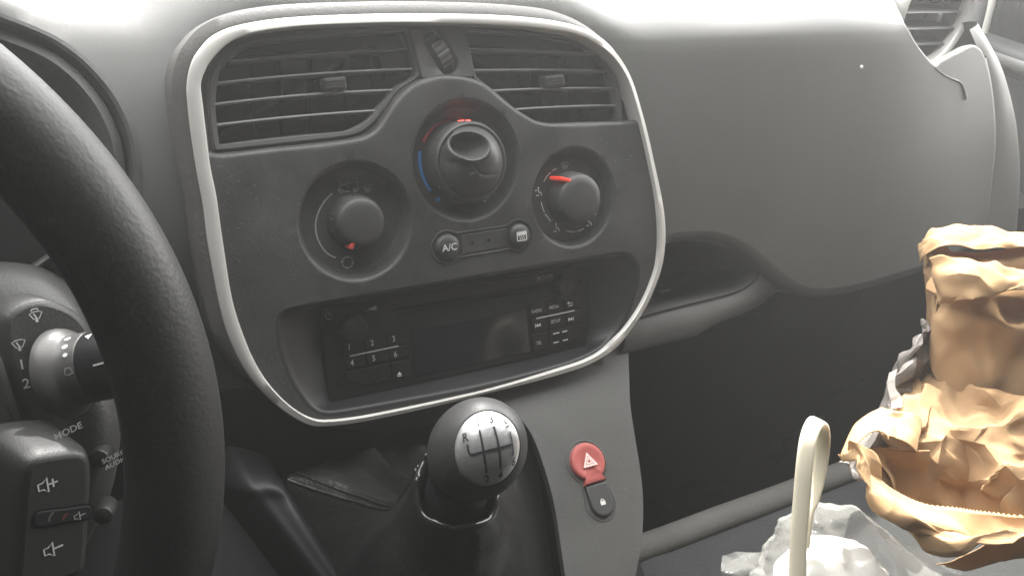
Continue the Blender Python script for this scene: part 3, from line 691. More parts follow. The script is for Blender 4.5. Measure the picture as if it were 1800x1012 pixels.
# ================================================================== LOWER CONSOLE
SL = .62
fC = Frame(T3(0, -.104, -.012), T3(1, 0, 0), T3(0, 1, -SL))
con = thing('centre_console', 'grey lower console sloping down from the radio, with gear lever recess and warning switch', 'centre console', fC.p(0, -.1))
redge = opened(fC.pl([(1103,560),(1104,600),(1106,660),(1108,710),(1115,760),(1124,815),(1130,870),(1130,925),(1125,970),(1116,1015),(1100,1080)]), 5)
# recess of the gear lever: everything left of the dark curve
rec = opened(fC.pl([(840,690),(885,705),(913,733),(938,770),(960,832),(975,890),(986,960),(994,1015),(1004,1090)]), 5)
top_ = fC.pl([(1103,560)])[0]
face = redge + rec[::-1] + [(rec[0][0], .03), (redge[0][0], .03)]
mb = MB().fill(fC, ccw(face), step=.012)
mb.profile(fC, redge, [(0, 0), (-.003, -.0006), (-.0055, -.003), (-.0065, -.007), (-.0065, -.11)] if area(ccw(face)) > 0 else [], close=False)
mb2 = MB().profile(fC, rec, [(0, 0), (.0012, -.0004), (.002, -.0018), (.004, -.012), (.012, -.030), (.020, -.040)], close=False)
part('console_body', mb, M['console'], con, angle=55)
part('recess_wall', mb2, M['dash'], con, angle=55)
# floor of the recess and the left rail
part('recess_floor', MB().fill(fC, ccw([(-.30, .03), (-.30, -.30), (.10, -.30), (.10, .03)]), h=-.045), M['black'], con)
rail = [fC.p(*fC.px(x, y, -.04), -.04) for x, y in ((385,770),)] + [fC.p(*fC.px(x, y, -.017), -.017) for x, y in ((424,850),(445,880),(480,925),(515,970),(560,1030),(590,1080))]
rail2 = [fC.p(*fC.px(x, y, -.04), -.04) for x, y in ((455,765),)] + [fC.p(*fC.px(x, y, -.014), -.014) for x, y in ((490,845),(512,880),(545,930),(575,975),(612,1030),(640,1080))]
o1 = [p + T3(-.02, 0, -.04) for p in rail]; o2 = [p + T3(.004, 0, -.02) for p in rail2]
part('recess_rail', MB().grid(patch([o1, rail, [a.lerp(b, .5) + fC.n * .003 for a, b in zip(rail, rail2)], rail2, o2], 5, 5)), M['black'], con, angle=60)
# knee panel left of the console (dark)
# ================================================================== HAZARD SWITCH
hz = thing('hazard_switch', 'keyhole shaped switch with red warning triangle button above a small black lock button', 'warning switch', fC.p(*fC.px(1035, 830)))
hA, hB = Vector(fC.px(1031, 812)), Vector(fC.px(1056, 884))
hx = (hB - hA).normalized()
fH = Frame(fC.p(*hA), fC.x * (-hx.y) + fC.y * hx.x, -(fC.x * hx.x + fC.y * hx.y)); HL = (hB - hA).length
def keyh(R1, R2, neck=.0):
    out = []
    for k in range(33): th = math.radians(-52 + 284 * k / 32); out.append((R1 * cos(th), R1 * sin(th)))
    for k in range(17): th = math.radians(180 + 180 * k / 16); out.append((R2 * cos(th), -HL + R2 * sin(th)))
    return out
outr = ccw(keyh(.0158, .0122))
part('surround', MB().profile(fH, outr, [(0, -.001), (.0003, .0005), (.0010, .0006), (.0014, -.0004), (.002, -.0005), (.0026, .0003), (.0036, .0002), (.0040, -.002)]), M['dash'], hz, angle=60)
part('well', MB().fill(fH, outr, h=-.0012), M['pit'], hz)
red = []
for k in range(41): th = math.radians(-58 + 296 * k / 40); red.append((.0130 * cos(th), .0130 * sin(th)))
red += [(-.0086, -.0150), (.0086, -.0150)]
rl_ = ccw(red); c0 = (0, 0)
sc2 = lambda l, k: [(x * k, (y + .001) * k - .001) for x, y in l]
hb = part('hazard_button', MB().strips([[fH.p(*p, h) for p in l] for l, h in ((rl_, -.0015), (rl_, .0022), (sc2(rl_, .97), .0031), (sc2(rl_, .90), .0036), (sc2(rl_, .72), .0034), (sc2(rl_, .5), .0026), (sc2(rl_, .25), .0022), (sc2(rl_, .02), .0021))]), M['hazard'], hz, angle=60)
ft = Frame(fH.p(0, 0, .0040), fC.x * .99 + fC.y * -.03, fC.y)
tri = lambda s: [(-s, -s * .62), (s, -s * .62), (0, s * 1.05)]
part('triangle', MB().strips([[ft.p(*p, 0) for p in rpoly(tri(.0058), .0004)], [ft.p(*p, 0) for p in rpoly(tri(.0036), .0003)]]).strips([[ft.p(*p, .0001) for p in rpoly(tri(.0030), .0004)], [ft.p(*p, .0001) for p in rpoly(tri(.0014), .0003)]]), M['pink'], hb)
lk = [(-.0064, -.0165), (.0064, -.0165)][::-1]
lock = ccw([(.0082, -.0157), (-.0082, -.0157)] + [(.0090 * cos(math.radians(180 + 180 * k / 20)), -HL + .0090 * sin(math.radians(180 + 180 * k / 20))) for k in range(21)])
lb = part('lock_button', MB().prism(fH, lock, -.0015, .0030, .0014), M['knob'], hz)
fl2 = Frame(fH.p(0, -HL + .0002, .0032), ft.x, ft.y)
part('padlock_icon', MB().poly(fl2, rrect(-.0019, .0019, -.0018, .0008, .0003), 0).ribbon(fl2, arc((0, .0008), .0012, 0, 180, 10), .0006, 0), M['white'], lb)

# ================================================================== GEAR LEVER
KD = .415
kc = at(838, 790, KD)
axk = Vector((0.0, -.42, .908)).normalized()
fK = Frame(kc, (1, 0, 0), axk.cross(Vector((1, 0, 0))))        # n = knob axis
if fK.n.dot(axk) < 0: fK = Frame(kc, (1, 0, 0), -axk.cross(Vector((1, 0, 0))))
gl_ = thing('gear_lever', 'gear lever with round black knob, silver six speed shift pattern cap and black leather boot', 'gear lever', kc - axk * .1)
def egg(th): # profile radius/height for polar angle th from the axis
    return (.0236 * sin(th) ** .96, .0315 * cos(th) if th < pi / 2 else .030 * cos(th))
prof = [egg(th)[::1] for th in [pi * .80 - k * (pi * .80 - .02) / 40 for k in range(41)]]
part('knob', MB().lathe(fK, prof, 72), M['knob'], gl_, angle=80)
# cap: a patch of the egg around the direction facing the driver's side
capd = Vector((-.26, -.73, .63)).normalized()
ct = math.acos(max(-1, min(1, capd.dot(fK.n)))); cphi = math.atan2(capd.dot(fK.y), capd.dot(fK.x))
cx1 = (Vector((1, 0, 0)) - capd * capd.x).normalized(); cy1 = capd.cross(cx1).normalized()
def surf(d):  # point on the egg in world direction d
    n = d.dot(fK.n); lat = d - fK.n * n; th = math.atan2(lat.length, n); r, h = egg(th)
    return kc + (lat.normalized() * r if lat.length > 1e-9 else Vector((0, 0, 0))) + fK.n * h
def cap_pt(a, b, lift):  # a,b in units of cap radius
    A_ = .86; d = (capd + cx1 * a * A_ * .93 + cy1 * b * A_ * 1.08).normalized(); p = surf(d); return p + (p - kc).normalized() * lift
def cap_h(q): return .0010 - .0009 * sst(.86, 1.0, q) + .0004 * (1 - q * q)
rows = []
for j in range(16):
    q = j / 15; rows.append([cap_pt(q * cos(2 * pi * i / 64), q * sin(2 * pi * i / 64), cap_h(q)) for i in range(64)])
cap = part('cap', MB().strips(rows[::-1]), M['chrome'], gl_, angle=80)
part('cap_rim', MB().strips([[cap_pt(q * cos(2 * pi * i / 64), q * sin(2 * pi * i / 64), h) for i in range(64)] for q, h in ((1.07, -.0003), (1.05, .0005), (1.02, .0006), (.995, .0001))]), M['knob'], gl_, angle=80)
class CapF:
    def p(s, a, b, h=0): return cap_pt(a, b, cap_h(math.hypot(a, b)) + .0002 + h)
cf = CapF()
mb = MB(); wd = .05
lines = [[(-.52, .08), (-.46, -.02), (-.2, -.02), (.2, -.02), (.56, -.02)], [(-.52, .2), (-.52, .08)], [(-.17, .42), (-.17, 0), (-.17, -.46)], [(.18, .42), (.18, 0), (.18, -.46)], [(.56, .25), (.56, -.02), (.56, -.25)]]
for l in lines: mb.ribbon(cf, opened(l, 5), wd, .00015)
part('shift_pattern', mb, M['groove'], cap)
for s_, x, y in (('R', -.56, .36), ('1', -.17, .60), ('3', .18, .60), ('5', .56, .44), ('2', -.17, -.64), ('4', .20, -.64), ('6', .60, -.42)):
    part('lettering', text_mesh(s_, cf, x, y, .28, .00015), M['groove'], cap)
# collar under the knob, leaning straight down the lever
base = kc - fK.n * .024
ldir = Vector((-.02, -.10, 1)).normalized()
fL = Frame(base, (1, 0, 0), ldir.cross(Vector((1, 0, 0))))
part('collar', MB().lathe(fL, [(.0172, .008), (.0176, .002), (.0170, -.004), (.0158, -.0065), (.0150, -.010), (.0160, -.012), (.0165, -.020), (.016, -.04)][::-1], 48), M['black'], gl_, angle=40)
# boot: from a sleeve round the lever out to its border in the recess
fo = folds(5, [.03, .014], [.0016, .0006], .012)
bo = fC.pl([(505,842),(560,815),(640,794),(720,783),(800,775),(880,770),(925,790),(948,850),(962,930),(975,1030),(980,1120),(900,1200),(700,1220),(620,1130),(575,1010),(535,915)], -.022)
bo = closed(bo, 6); nb = len(bo)
cb = fL.p(0, 0, -.030)
def ang_of(p):
    q = fC.p(*p, -.022) - cb; return math.atan2(q.dot(fL.y), q.dot(fL.x))
rows = []
S = [(.0, .0195, -.030), (.0, .0205, -.018), (.0, .0222, -.0155), (.0, .0240, -.0175), (.0, .0250, -.024), (.0, .0262, -.034), (.0, .029, -.050), (.0, .036, -.066)]
def sleeve(p, r, h):
    a = ang_of(p); rr = r * (1 + .05 * sin(2 * a + h * 60)) + .0012 * sin(5 * a + 2 + h * 90) * sst(-.02, -.05, h); return fL.p(rr * cos(a), rr * sin(a), h + .003 * sin(a + .6) + (.0022 * sin(3 * a + 1) + .0010 * sin(7 * a)) * sst(-.035, -.018, h))
for _, r, h in S: rows.append([sleeve(p, r, h) for p in bo])
basep = [fC.p(*p, -.022) for p in bo]
for k, sag in ((.25, .006), (.5, .006), (.75, .003), (.93, .001), (1.0, 0)):
    rows.append([rows[7][i].lerp(basep[i], k) - fC.n * sag * 1.0 for i in range(nb)])
# refine along rows
cols = [opened([tuple(r[i]) for r in rows], 3) for i in range(nb)]
g = [[Vector(cols[i][j]) for i in range(nb)] for j in range(len(cols[0]))]
H_ = len(g)
af1, af2, af3 = (ang_of(fC.px(x, y, -.022)) for x, y in ((640, 797), (735, 782), (590, 1050)))
def bootd(j, i):
    q = j / (H_ - 1); p = g[j][i]; k = sst(.05, .3, q) * (1 - sst(.85, 1, q))
    a = ang_of(bo[i]); gs = lambda c, w_: math.exp(-((((a - c + pi) % (2 * pi)) - pi) / w_) ** 2)
    return k * (.013 * gs(af1, .075) + .008 * gs(af2, .07) - .007 * gs((af1 + af2) / 2, .09) + .006 * gs(af3, .12) + .005 * gs(af1 + .35, .08) + fo(p) * .6)
gg = [[g[j][i] + (fL.n * .8 + fC.n * .3) * bootd(j, i) for i in range(nb)] for j in range(H_)]
bt_ = part('boot', MB().strips(gg[::-1]), M['leather'], gl_, angle=80)
def boot_pt(a, q):     # nearest grid point
    i = min(range(nb), key=lambda k: abs(ang_of(bo[k]) - a)); return gg[int(q * (H_ - 1))][i]
ii = min(range(nb), key=lambda k: (Vector(bo[k]) - Vector(fC.px(505, 842, -.022))).length)
for dd, rr in ((0, .0011), (2, .0008)):
    pts = [gg[j][(ii + dd) % nb] + fC.n * .0006 for j in range(12, H_ - 1)]
    part('seam', MB().tube([Vector(p) for p in opened([tuple(p) for p in pts], 2)], rr, 8), M['leather'], bt_)

# ================================================================== STEERING WHEEL
WW, WR, Wc = .150, .1804, (-.38793, -.0335)
sw = thing('steering_wheel', 'black leather-grained steering wheel rim, thick and close to the camera', 'steering wheel', T3(*Wc, WW))
path = [T3(Wc[0] + WR * cos(2 * pi * i / 160), Wc[1] + WR * sin(2 * pi * i / 160), WW) for i in range(160)]
mb = MB(); ls = []
for i, p in enumerate(path):
    t_ = 2 * pi * i / 160; rd = T3(cos(t_), sin(t_), 0); nw = T3(0, 0, 1); l = []
    for k in range(28):
        a = 2 * pi * k / 28; rr = .0183 if cos(a) < .3 else .0178
        l.append(p + rd * cos(a) * rr * 1.02 + nw * (sin(a) * rr * .88 - .002 * cos(a)))
    ls.append(l)
mb.strips(ls + [ls[0]]); part('rim', mb, M['rim'], sw, angle=80)

# ================================================================== STEERING COLUMN
cc = thing('steering_column_cover', 'dark grey steering column cover behind the wheel with wiper setting symbols', 'column cover', T3(-.34, -.06, .06))
fcol = Frame(T3(*PAN.px(110, 700, .085), .085), (T3(1, 0, -.35)), T3(0, 1, .05))
DEP = .37
rows = []
# surface from the top edge round to the underside
ptop = [(-120,468),(-40,463),(30,466),(80,478),(128,510),(160,555)]
p1 = [(-120,500),(-40,500),(40,505),(100,520),(150,555),(176,605)]
p2 = [(-120,640),(-40,640),(40,640),(110,645),(165,650),(196,665)]
p3 = [(-120,760),(-40,760),(40,765),(120,765),(185,758),(212,750)]
p4 = [(-120,880),(-40,880),(40,880),(120,880),(165,880),(196,862)]
p5 = [(-120,1010),(-40,1010),(20,1010),(80,1000),(118,985),(148,960)]
p6 = [(-120,1100),(-40,1100),(0,1100),(40,1070),(70,1050),(90,1030)]
dz = [.44, .415, .405, .405, .41, .42, .44]
rowsP = []
for pr, d in zip((ptop, p1, p2, p3, p4, p5, p6), dz):
    rowsP.append([at(x, y, d + k) for (x, y), k in zip(pr, (0, 0, 0, .002, .008, .028))])
back = [at(x + 5, y - 4, .53) for x, y in ptop]
rowsP = [[r[0]] + r[1:] + [r[-1] + (T3(.004, 0, -.06))] for r in ([back] + rowsP)]
part('shroud', MB().grid(patch(rowsP, 6, 6)), M['column'], cc, angle=80)
# raised stalk module plate with settings
fm = Frame(at(80, 650, .396), T3(1, .02, -.32), T3(0, 1, .06))
ml = ccw(closed(fm.pl([(4,570),(18,545),(45,530),(78,526),(120,540),(150,565),(175,620),(190,690),(180,750),(120,775),(70,770),(45,730),(25,680),(10,625)]), 5))
mp = part('module_plate', MB().prism(fm, ml, -.02, .0015, .003), M['column'], cc, angle=60)
def wiper_icon(fr, px, py, s, extra=False):
    x, y = fr.px(px, py); mb = MB(); h = .0017
    mb.ribbon(fr, [(x - s, y + s * .5), (x - s * .4, y + s * .75), (x + s * .4, y + s * .75), (x + s, y + s * .5), (x + s * .45, y - s * .5), (x - s * .45, y - s * .5)], s * .16, h, True)
    mb.ribbon(fr, [(x, y - s * .9), (x + s * .05, y - s * .4), (x - s * .35, y + s * .45)], s * .22, h); mb.poly(fr, circ((x, y - s * .85), s * .25, 10), h)
    if extra: mb.ribbon(fr, [(x - s * .7, y + s * .95), (x - s * .4, y + s * 1.25), (x + s * .3, y + s * 1.25), (x + s * .5, y + s * .95)], s * .2, h)
    return mb
part('wiper_icon', wiper_icon(fm, 61, 554, .0027, True), M['white'], mp)
part('wiper_icon', wiper_icon(fm, 31, 604, .0028), M['white'], mp)
for s_, px, py in (('1', 36, 640), ('2', 44, 673)):
    c_ = fm.px(px, py); part('lettering', text_mesh(s_, fm, c_[0], c_[1], .0066, .0017), M['white'], mp)
# raised block at the far left edge
lb_ = ccw(closed(fm.pl([(-70,600),(-20,600),(4,625),(22,680),(40,735),(36,752),(10,757),(-70,757)], .006), 4))
part('lever_block', MB().prism(fm, lb_, -.004, .006, .003), M['column'], cc, angle=60)
# stalk
ws = thing('wiper_stalk', 'black wiper stalk with a flared base and white intermittence dots, behind the steering wheel', 'wiper stalk', at(110, 645, .385))
s0 = at(119, 654, .392); s1 = at(218, 632, .388)
sn = (s1 - s0).normalized(); fW = Frame(s0, sn.cross(Vector((0, 0, 1))), sn.cross(sn.cross(Vector((0, 0, 1)))))
if fW.n.dot(sn) < 0: fW = Frame(s0, -fW.x, fW.y)
SLn = (s1 - s0).length
part('base_cone', MB().lathe(fW, [(.0208, -.003), (.0208, -.001), (.0203, .0008), (.0190, .0032), (.0170, .0050), (.0164, .0058), (.0163, .0106)], 56), M['stalk'], ws, angle=50)
part('collar', MB().lathe(fW, [(.0158, .008), (.0161, .0104), (.0163, .0107), (.0162, .0144), (.0154, .0152)], 56), M['stalk'], ws, angle=30)
gr = part('grip', MB().lathe(fW, [(.0154, .014), (.0160, .0152), (.0163, .0160), (.0162, .034), (.0156, .044), (.011, .048)], 56), M['black'], ws, angle=40)
class CylF:            # print wrapped on the stalk
    def __init__(s, r): s.r = r
    def p(s, a, b, h=0):
        t_ = b / s.r; return fW.p((s.r + h) * cos(t_), (s.r + h) * sin(t_), a)
def cyl_px(px, py, r):      # screen point to stalk coordinates
    d = ray(px, py).normalized(); best = None
    for k in range(400):
        q = CAM + d * (.25 + k * .0005); a = (q - s0).dot(fW.n); rr = ((q - s0) - fW.n * a).length
        if rr <= r: best = q; break
    if best is None: return None
    a = (best - s0).dot(fW.n); l = (best - s0); return (a, math.atan2(l.dot(fW.y), l.dot(fW.x)) * r)
cyf = CylF(.0163)
for px, py, s_ in ((126,585,.0012), (119,596,.0013), (115,610,.0012), (115,624,.0010)):
    c_ = cyl_px(px, py, .0163)
    if c_: part('dot', MB().poly(cyf, circ(c_, s_ * 1.25, 14, s_), .0002), M['white'], ws)
c_ = cyl_px(153, 594, .0163)
if c_: part('arrow', MB().poly(cyf, [(c_[0] - .0016, c_[1] - .0014), (c_[0] + .0018, c_[1] - .002), (c_[0] + .0014, c_[1] + .0014)], .0003), M['white'], gr)
l_ = [cyl_px(165, 642, .0163), cyl_px(205, 631, .0163)]
if all(l_): part('line', MB().ribbon(cyf, l_, .0008, .0003), M['white'], gr)
c_ = cyl_px(121, 652, .0163)
if c_: part('wiper_icon', MB().ribbon(cyf, [(c_[0] - .002, c_[1] + .001), (c_[0], c_[1] + .0017), (c_[0] + .002, c_[1] + .001), (c_[0] + .0012, c_[1] - .0014), (c_[0] - .0012, c_[1] - .0014)], .0004, .0002, True), M['dim'], ws)
# audio remote
ar = thing('audio_remote', 'black audio control pod with volume up and down symbols below the wiper stalk', 'audio remote', at(95, 900, .37))
fa = Frame(at(95, 900, .358), T3(1, .03, -.38), T3(.0, 1, .10))
al = ccw(closed(fa.pl([(30,850),(38,815),(58,797),(95,790),(135,787),(153,800),(157,840),(153,900),(150,960),(140,1003),(90,1022),(40,1040),(18,1035),(22,950)]), 5))
part('body', MB().strips([[fa.p(*p, h) for p in offs(al, d)] for d, h in ((-.003, -.035), (-.0012, -.004), (0, 0), (.0008, .0022), (.002, .0034), (.0034, .0038))], cap1=True), M['pod'], ar, angle=70)
sl_ = ccw(closed(fa.pl([(48,905),(55,893),(70,888),(110,884),(152,880),(152,905),(110,914),(62,922),(50,917)]), 4))
part('groove', MB().fill(fa, sl_, h=.0041), M['pit'], ar)
sp = part('mute_key', MB().prism(fa, offs(sl_, .0008), .003, .0047, .0006), M['black'], ar)
def speaker(px, py, s, sign, h=.0042):
    x, y = fa.px(px, py); mb = MB().ribbon(fa, [(x - s, y + s * .4), (x - s * .5, y + s * .4), (x, y + s * .9), (x, y - s * .9), (x - s * .5, y - s * .4), (x - s, y - s * .4)], s * .18, h, True)
    mb.ribbon(fa, [(x + s * .1, y), (x + s * 1.1, y)], s * .2, h)
    if sign > 0: mb.ribbon(fa, [(x + s * .6, y - s * .5), (x + s * .6, y + s * .5)], s * .2, h)
    return mb
part('volume_up_icon', speaker(76, 846, .0036, 1), M['white'], ar)
part('volume_down_icon', speaker(86, 958, .0036, -1), M['white'], ar)
part('mute_icon', speaker(131, 899, .0022, 0, .0049), M['dim'], sp)
part('answer_icon', MB().ribbon(fa, fa.pl([(76,910),(79,900),(85,892)]), .0009, .0049), M['vent'], sp)
part('hang_up_icon', MB().ribbon(fa, fa.pl([(101,907),(105,898),(111,896)]), .0009, .0049), M['maroon'], sp)
for px, py in ((174,805), (181,905)):
    part('side_button', MB().lathe(Frame(at(px, py, .408), T3(.9, 0, .2), T3(0, 1, 0)), [(.0050, -.012), (.0048, -.0005), (.0040, .001), (.002, .0018), (.0003, .002)], 32), M['pod'], ar)
fa2 = Frame(at(190, 810, .384), fa.x, fa.y)
for s_, px, py, sz in (('SOURCE', 200, 799, .0033), ('AUDIO', 202, 811, .0033)):
    c_ = fa2.px(px, py); part('lettering', text_mesh(s_, fa2, c_[0], c_[1], sz, .0015, .12), M['dim'], ar)
c_ = fa2.px(109, 771); fa3 = Frame(at(119, 757, .345), fa.x, fa.y)
part('lettering', text_mesh('MODE', fa3, 0, 0, .0040, .0005, .15), M['dim'], ar)

# ================================================================== ROUND VENT
vc = at(1646, 25, .80)
fV = Frame(vc, (1, .02, 0), (0, .10, 1))
rv = thing('air_vent', 'round vent with white rim on top of the dashboard near the passenger door', 'air vent', vc)
R_ = .049
part('rim', MB().lathe(fV, [(R_ + .006, -.035), (R_ + .006, -.006), (R_ + .004, .001), (R_ + .001, .003), (R_ - .001, .002), (R_ - .0025, -.002), (R_ - .003, -.008)], 64, cap1=False), M['ring'], rv, angle=50)
part('duct', MB().lathe(fV, [(R_ - .003, -.008), (R_ - .006, -.04), (.001, -.04)], 64), M['black'], rv)
for y in (-.030, -.015, 0, .015, .030):
    hw = math.sqrt((R_ - .003) ** 2 - y * y); rows = []
    for dy, h in ((-.001, -.03), (-.001, -.006), (0, -.0045), (.0013, -.005), (.004, -.03)):
        rows.append([fV.p(-hw + 2 * hw * k / 10, y + dy - .0035 * (1 - (2 * k / 10 - 1) ** 2) * 0, h) for k in range(11)])
    part('slat', MB().grid(rows), M['vent'], rv, angle=70)
part('tab', MB().prism(fV, rrect(.006, .014, -.008, .0, .001), -.012, -.002, .001), M['vent'], rv)

# ================================================================== DOOR, SEAT, FLOOR
dr = thing('passenger_door', 'dark passenger door trim with lighter top ledge beyond the end of the dashboard', 'car door', (.75, 0, -.2))
DX = .74
fD = Frame((DX, 0, 0), (0, -1, 0), (0, 0, 1))     # facing -X
pts = [onX(x, y, DX) for x, y in ((1722,62),(1760,72),(1800,88))]
z0 = [p.z for p in pts]; y0 = [p.y for p in pts]
prof = [(0, -.62), (0, -.20), (.003, -.06), (0, .0)]
rows = []
for k in range(13):
    Y = .34 - k * .09; zt = z0[0] + (Y - y0[0]) * (z0[2] - z0[0]) / (y0[2] - y0[0]) if abs(y0[2] - y0[0]) > 1e-6 else z0[0]
    zt = max(-.02, min(.10, zt))
    rows.append([Vector((DX + .02, Y, -.62)), Vector((DX, Y, -.25)), Vector((DX + .004, Y, zt - .06)), Vector((DX - .004, Y, zt - .030)), Vector((DX - .012, Y, zt - .016)), Vector((DX - .004, Y, zt - .003)), Vector((DX + .03, Y, zt))])
part('door_trim', MB().grid(patch(rows, 4, 3)), M['door'], dr, angle=80)
part('door_ledge', MB().tube([r[4] + Vector((.002, 0, 0)) for r in rows], .007, 12), M['pillar'], dr)
wp = [onX(x, y, DX + .02) for x, y in ((1748,-40),(1741,0),(1733,30),(1726,58))]
part('window_seal', MB().tube([Vector(p) for p in opened([tuple(p) for p in wp], 5)], .0065, 12), M['seal'], dr)
# dark glass / outside seen through the side window is in shade
a_ = [onX(x, y, DX + .03) for x, y in ((1728,64),(1752,-60),(1860,-60),(1860,110))]
part('window_glass', MB().add(a_, [(0, 1, 2, 3)]), M['glass'], dr)
pl_ = thing('windscreen_pillar', 'grey windscreen pillar trim rising between round vent and passenger window', 'pillar', (.70, .3, .1))
P0 = [onX(x, y, DX + .0) for x, y in ((1722,66),(1734,20),(1742,-20),(1752,-60))]; P1 = [at(x, y, .90) for x, y in ((1690,66),(1694,20),(1698,-20),(1704,-60))]
part('pillar_trim', MB().grid(patch([P1, [a.lerp(b, .5) - Vector((.01, .01, 0)) for a, b in zip(P1, P0)], P0], 4, 4)), M['door'], pl_, angle=80)

SZ, SY = -.27, -.082
st = thing('passenger_seat', 'dark grey fabric passenger seat with lighter front edge under the bags', 'car seat', (.42, -.35, SZ))
sec = [(SY + .012, -.42), (SY + .010, SZ - .05), (SY + .006, SZ - .016), (SY - .006, SZ - .003), (SY - .03, SZ - .004), (SY - .06, SZ - .012), (SY - .14, SZ - .018), (SY - .5, SZ - .03)]
rows = []
for k in range(15):
    x = .085 + .60 * k / 14; e = max(0, (.03 - (x - .085)) / .03, (x - .64) / .045) ; dzz = -.03 * min(1, e) ** 2
    rows.append([Vector((x, y, z + dzz)) for y, z in sec])
part('cushion', MB().grid(patch(rows, 5, 2), flip=True), M['seat'], st, angle=80)
e0 = [Vector((.085 + .60 * k / 24, SY - .006, SZ - .001 + .0015 * sin(k * 1.3) * .3)) for k in range(25)]
part('front_edge', MB().tube(e0, .0115, 12), M['piping'], st)
flr = MB().add([(-1.2, 1.0, -.62), (-1.2, -1.2, -.62), (1.2, -1.2, -.62), (1.2, 1.0, -.62)], [(0, 1, 2, 3)])
o = part('floor', flr, M['carpet']); o['kind'] = 'structure'
fw = thing('footwell_wall', 'dark footwell lining under the glove box in front of the passenger seat', 'footwell', (.4, .15, -.4), kind='structure')
rows = [[Vector((x, .02, -.08)), Vector((x, .10, -.10)), Vector((x, .16, -.20)), Vector((x, .20, -.42)), Vector((x, .20, -.62))] for x in (-.7, -.3, .10, .3, .5, .76)]
part('lining', MB().grid(patch(rows, 4, 5)), M['dark'], fw, angle=80)
part('lining_rib', merge(*[MB().tube([onY(x, y, .13) for x, y in l], .0022, 8) for l in ([(1450,697),(1560,650)], [(1372,775),(1400,762),(1476,716)], [(1440,745),(1462,732)])]), M['column'], fw)
part('lining_clip', MB().prism(Frame(onY(1385, 800, .12), (1, 0, 0), (0, -.2, 1)), rrect(-.012, .016, -.02, .02, .004), -.02, .002, .002), M['column'], fw)

# ================================================================== BAGS
def paper(name, grid, m, parent, seed, sizes=(.05, .022), amps=(.006, .0024), warp=.02, edge=None, angle=24, thickness=.0006):
    g = displace(grid, folds(seed, sizes, amps, warp), edge)
    return part(name, MB().grid(g), M[m], parent, angle=angle, mod=thick(thickness, 0))
def crumpled(name, g, m, parent, seed, amp, jit, sm=2, angle=22):        # creased flat facets
    rnd = random.Random(seed); N = gnormals(g); H, W = len(g), len(g[0]); vs = []
    for j in range(H):
        for i in range(W):
            d = Vector((rnd.uniform(-1, 1), rnd.uniform(-1, 1), rnd.uniform(-1, 1))) * jit
            vs.append(g[j][i] + N[j][i] * amp * rnd.choice((-1, -.6, .2, .8, 1)) * rnd.uniform(.5, 1) + d)
    fs = []
    for j in range(H - 1):
        for i in range(W - 1):
            a, b, c, d = j * W + i, j * W + i + 1, (j + 1) * W + i + 1, (j + 1) * W + i
            fs += [(a, b, c), (a, c, d)] if rnd.random() < .5 else [(a, b, d), (b, c, d)]
    bm = bmesh.new(); bv = [bm.verts.new(v) for v in vs]; bm.faces.new
    for f in fs: bm.faces.new([bv[k] for k in f])
    bmesh.ops.subdivide_edges(bm, edges=bm.edges[:], cuts=3, use_grid_fill=True); bmesh.ops.triangulate(bm, faces=bm.faces[:])
    for _ in range(sm): bmesh.ops.smooth_vert(bm, verts=bm.verts[:], factor=.35, use_axis_x=True, use_axis_y=True, use_axis_z=True)
    bm.normal_update(); fn = folds(seed + 2, (.012, .006), (.0012, .0005), .006)
    bm.verts.ensure_lookup_table(); bm.verts.index_update()
    mb = MB().add([v.co + v.normal * fn(v.co) for v in bm.verts], [tuple(v.index for v in f.verts) for f in bm.faces]); bm.free()
    return part(name, mb, M[m], parent, angle=angle, mod=thick(.0005, 0))
def G(rows): return [[at(*p) for p in r] for r in rows]
bag = thing('paper_bag', 'upright brown paper bag with its sunlit top folded over, on the passenger seat', 'paper bag', onZ(1760, 900, SZ))
b0 = .585
rows = [[(1622,432,b0 + .03), (1634,425,b0 + .012), (1690,436,b0), (1780,442,b0 + .01), (1900,440,b0 + .04)],
        [(1632,470,b0 + .03), (1640,470,b0 + .008), (1700,474,b0 - .006), (1780,480,b0 + .002), (1900,470,b0 + .03)],
        [(1634,536,b0 + .03), (1641,537,b0 + .006), (1705,531,b0 - .016), (1780,520,b0 - .012), (1900,505,b0 + .02)],
        [(1642,600,b0 + .03), (1647,600,b0 + .004), (1712,600,b0 - .01), (1790,595,b0 - .012), (1900,590,b0 + .02)],
        [(1655,700,b0 + .03), (1660,700,b0 + .002), (1720,705,b0 - .006), (1800,700,b0 - .006), (1900,700,b0 + .02)],
        [(1672,790,b0 + .02), (1680,800,b0 - .004), (1730,810,b0 - .01), (1800,810,b0 - .01), (1900,810,b0 + .015)],
        [(1690,900,b0 + .0), (1700,905,b0 - .02), (1740,910,b0 - .03), (1800,910,b0 - .03), (1900,910,b0)]]
crumpled('front_panel', patch(G(rows), 2, 2), 'paper', bag, 3, .0030, .004, 3, 30)
# folded over lip at the top
rows = [[(1618,425,b0 + .035), (1640,402,b0 + .025), (1682,394,b0 + .02), (1740,398,b0 + .03), (1800,407,b0 + .045), (1900,415,b0 + .06)],
        [(1617,440,b0 + .03), (1642,420,b0 + .01), (1690,415,b0 + .0), (1745,418,b0 + .01), (1800,424,b0 + .02), (1900,430,b0 + .04)],
        [(1622,462,b0 + .028), (1648,432,b0 - .008), (1695,434,b0 - .014), (1750,436,b0 - .004), (1800,436,b0 + .005), (1900,440,b0 + .03)]]
crumpled('folded_top', patch(G(rows), 2, 3), 'paper', bag, 11, .0016, .0015, 3, 30)
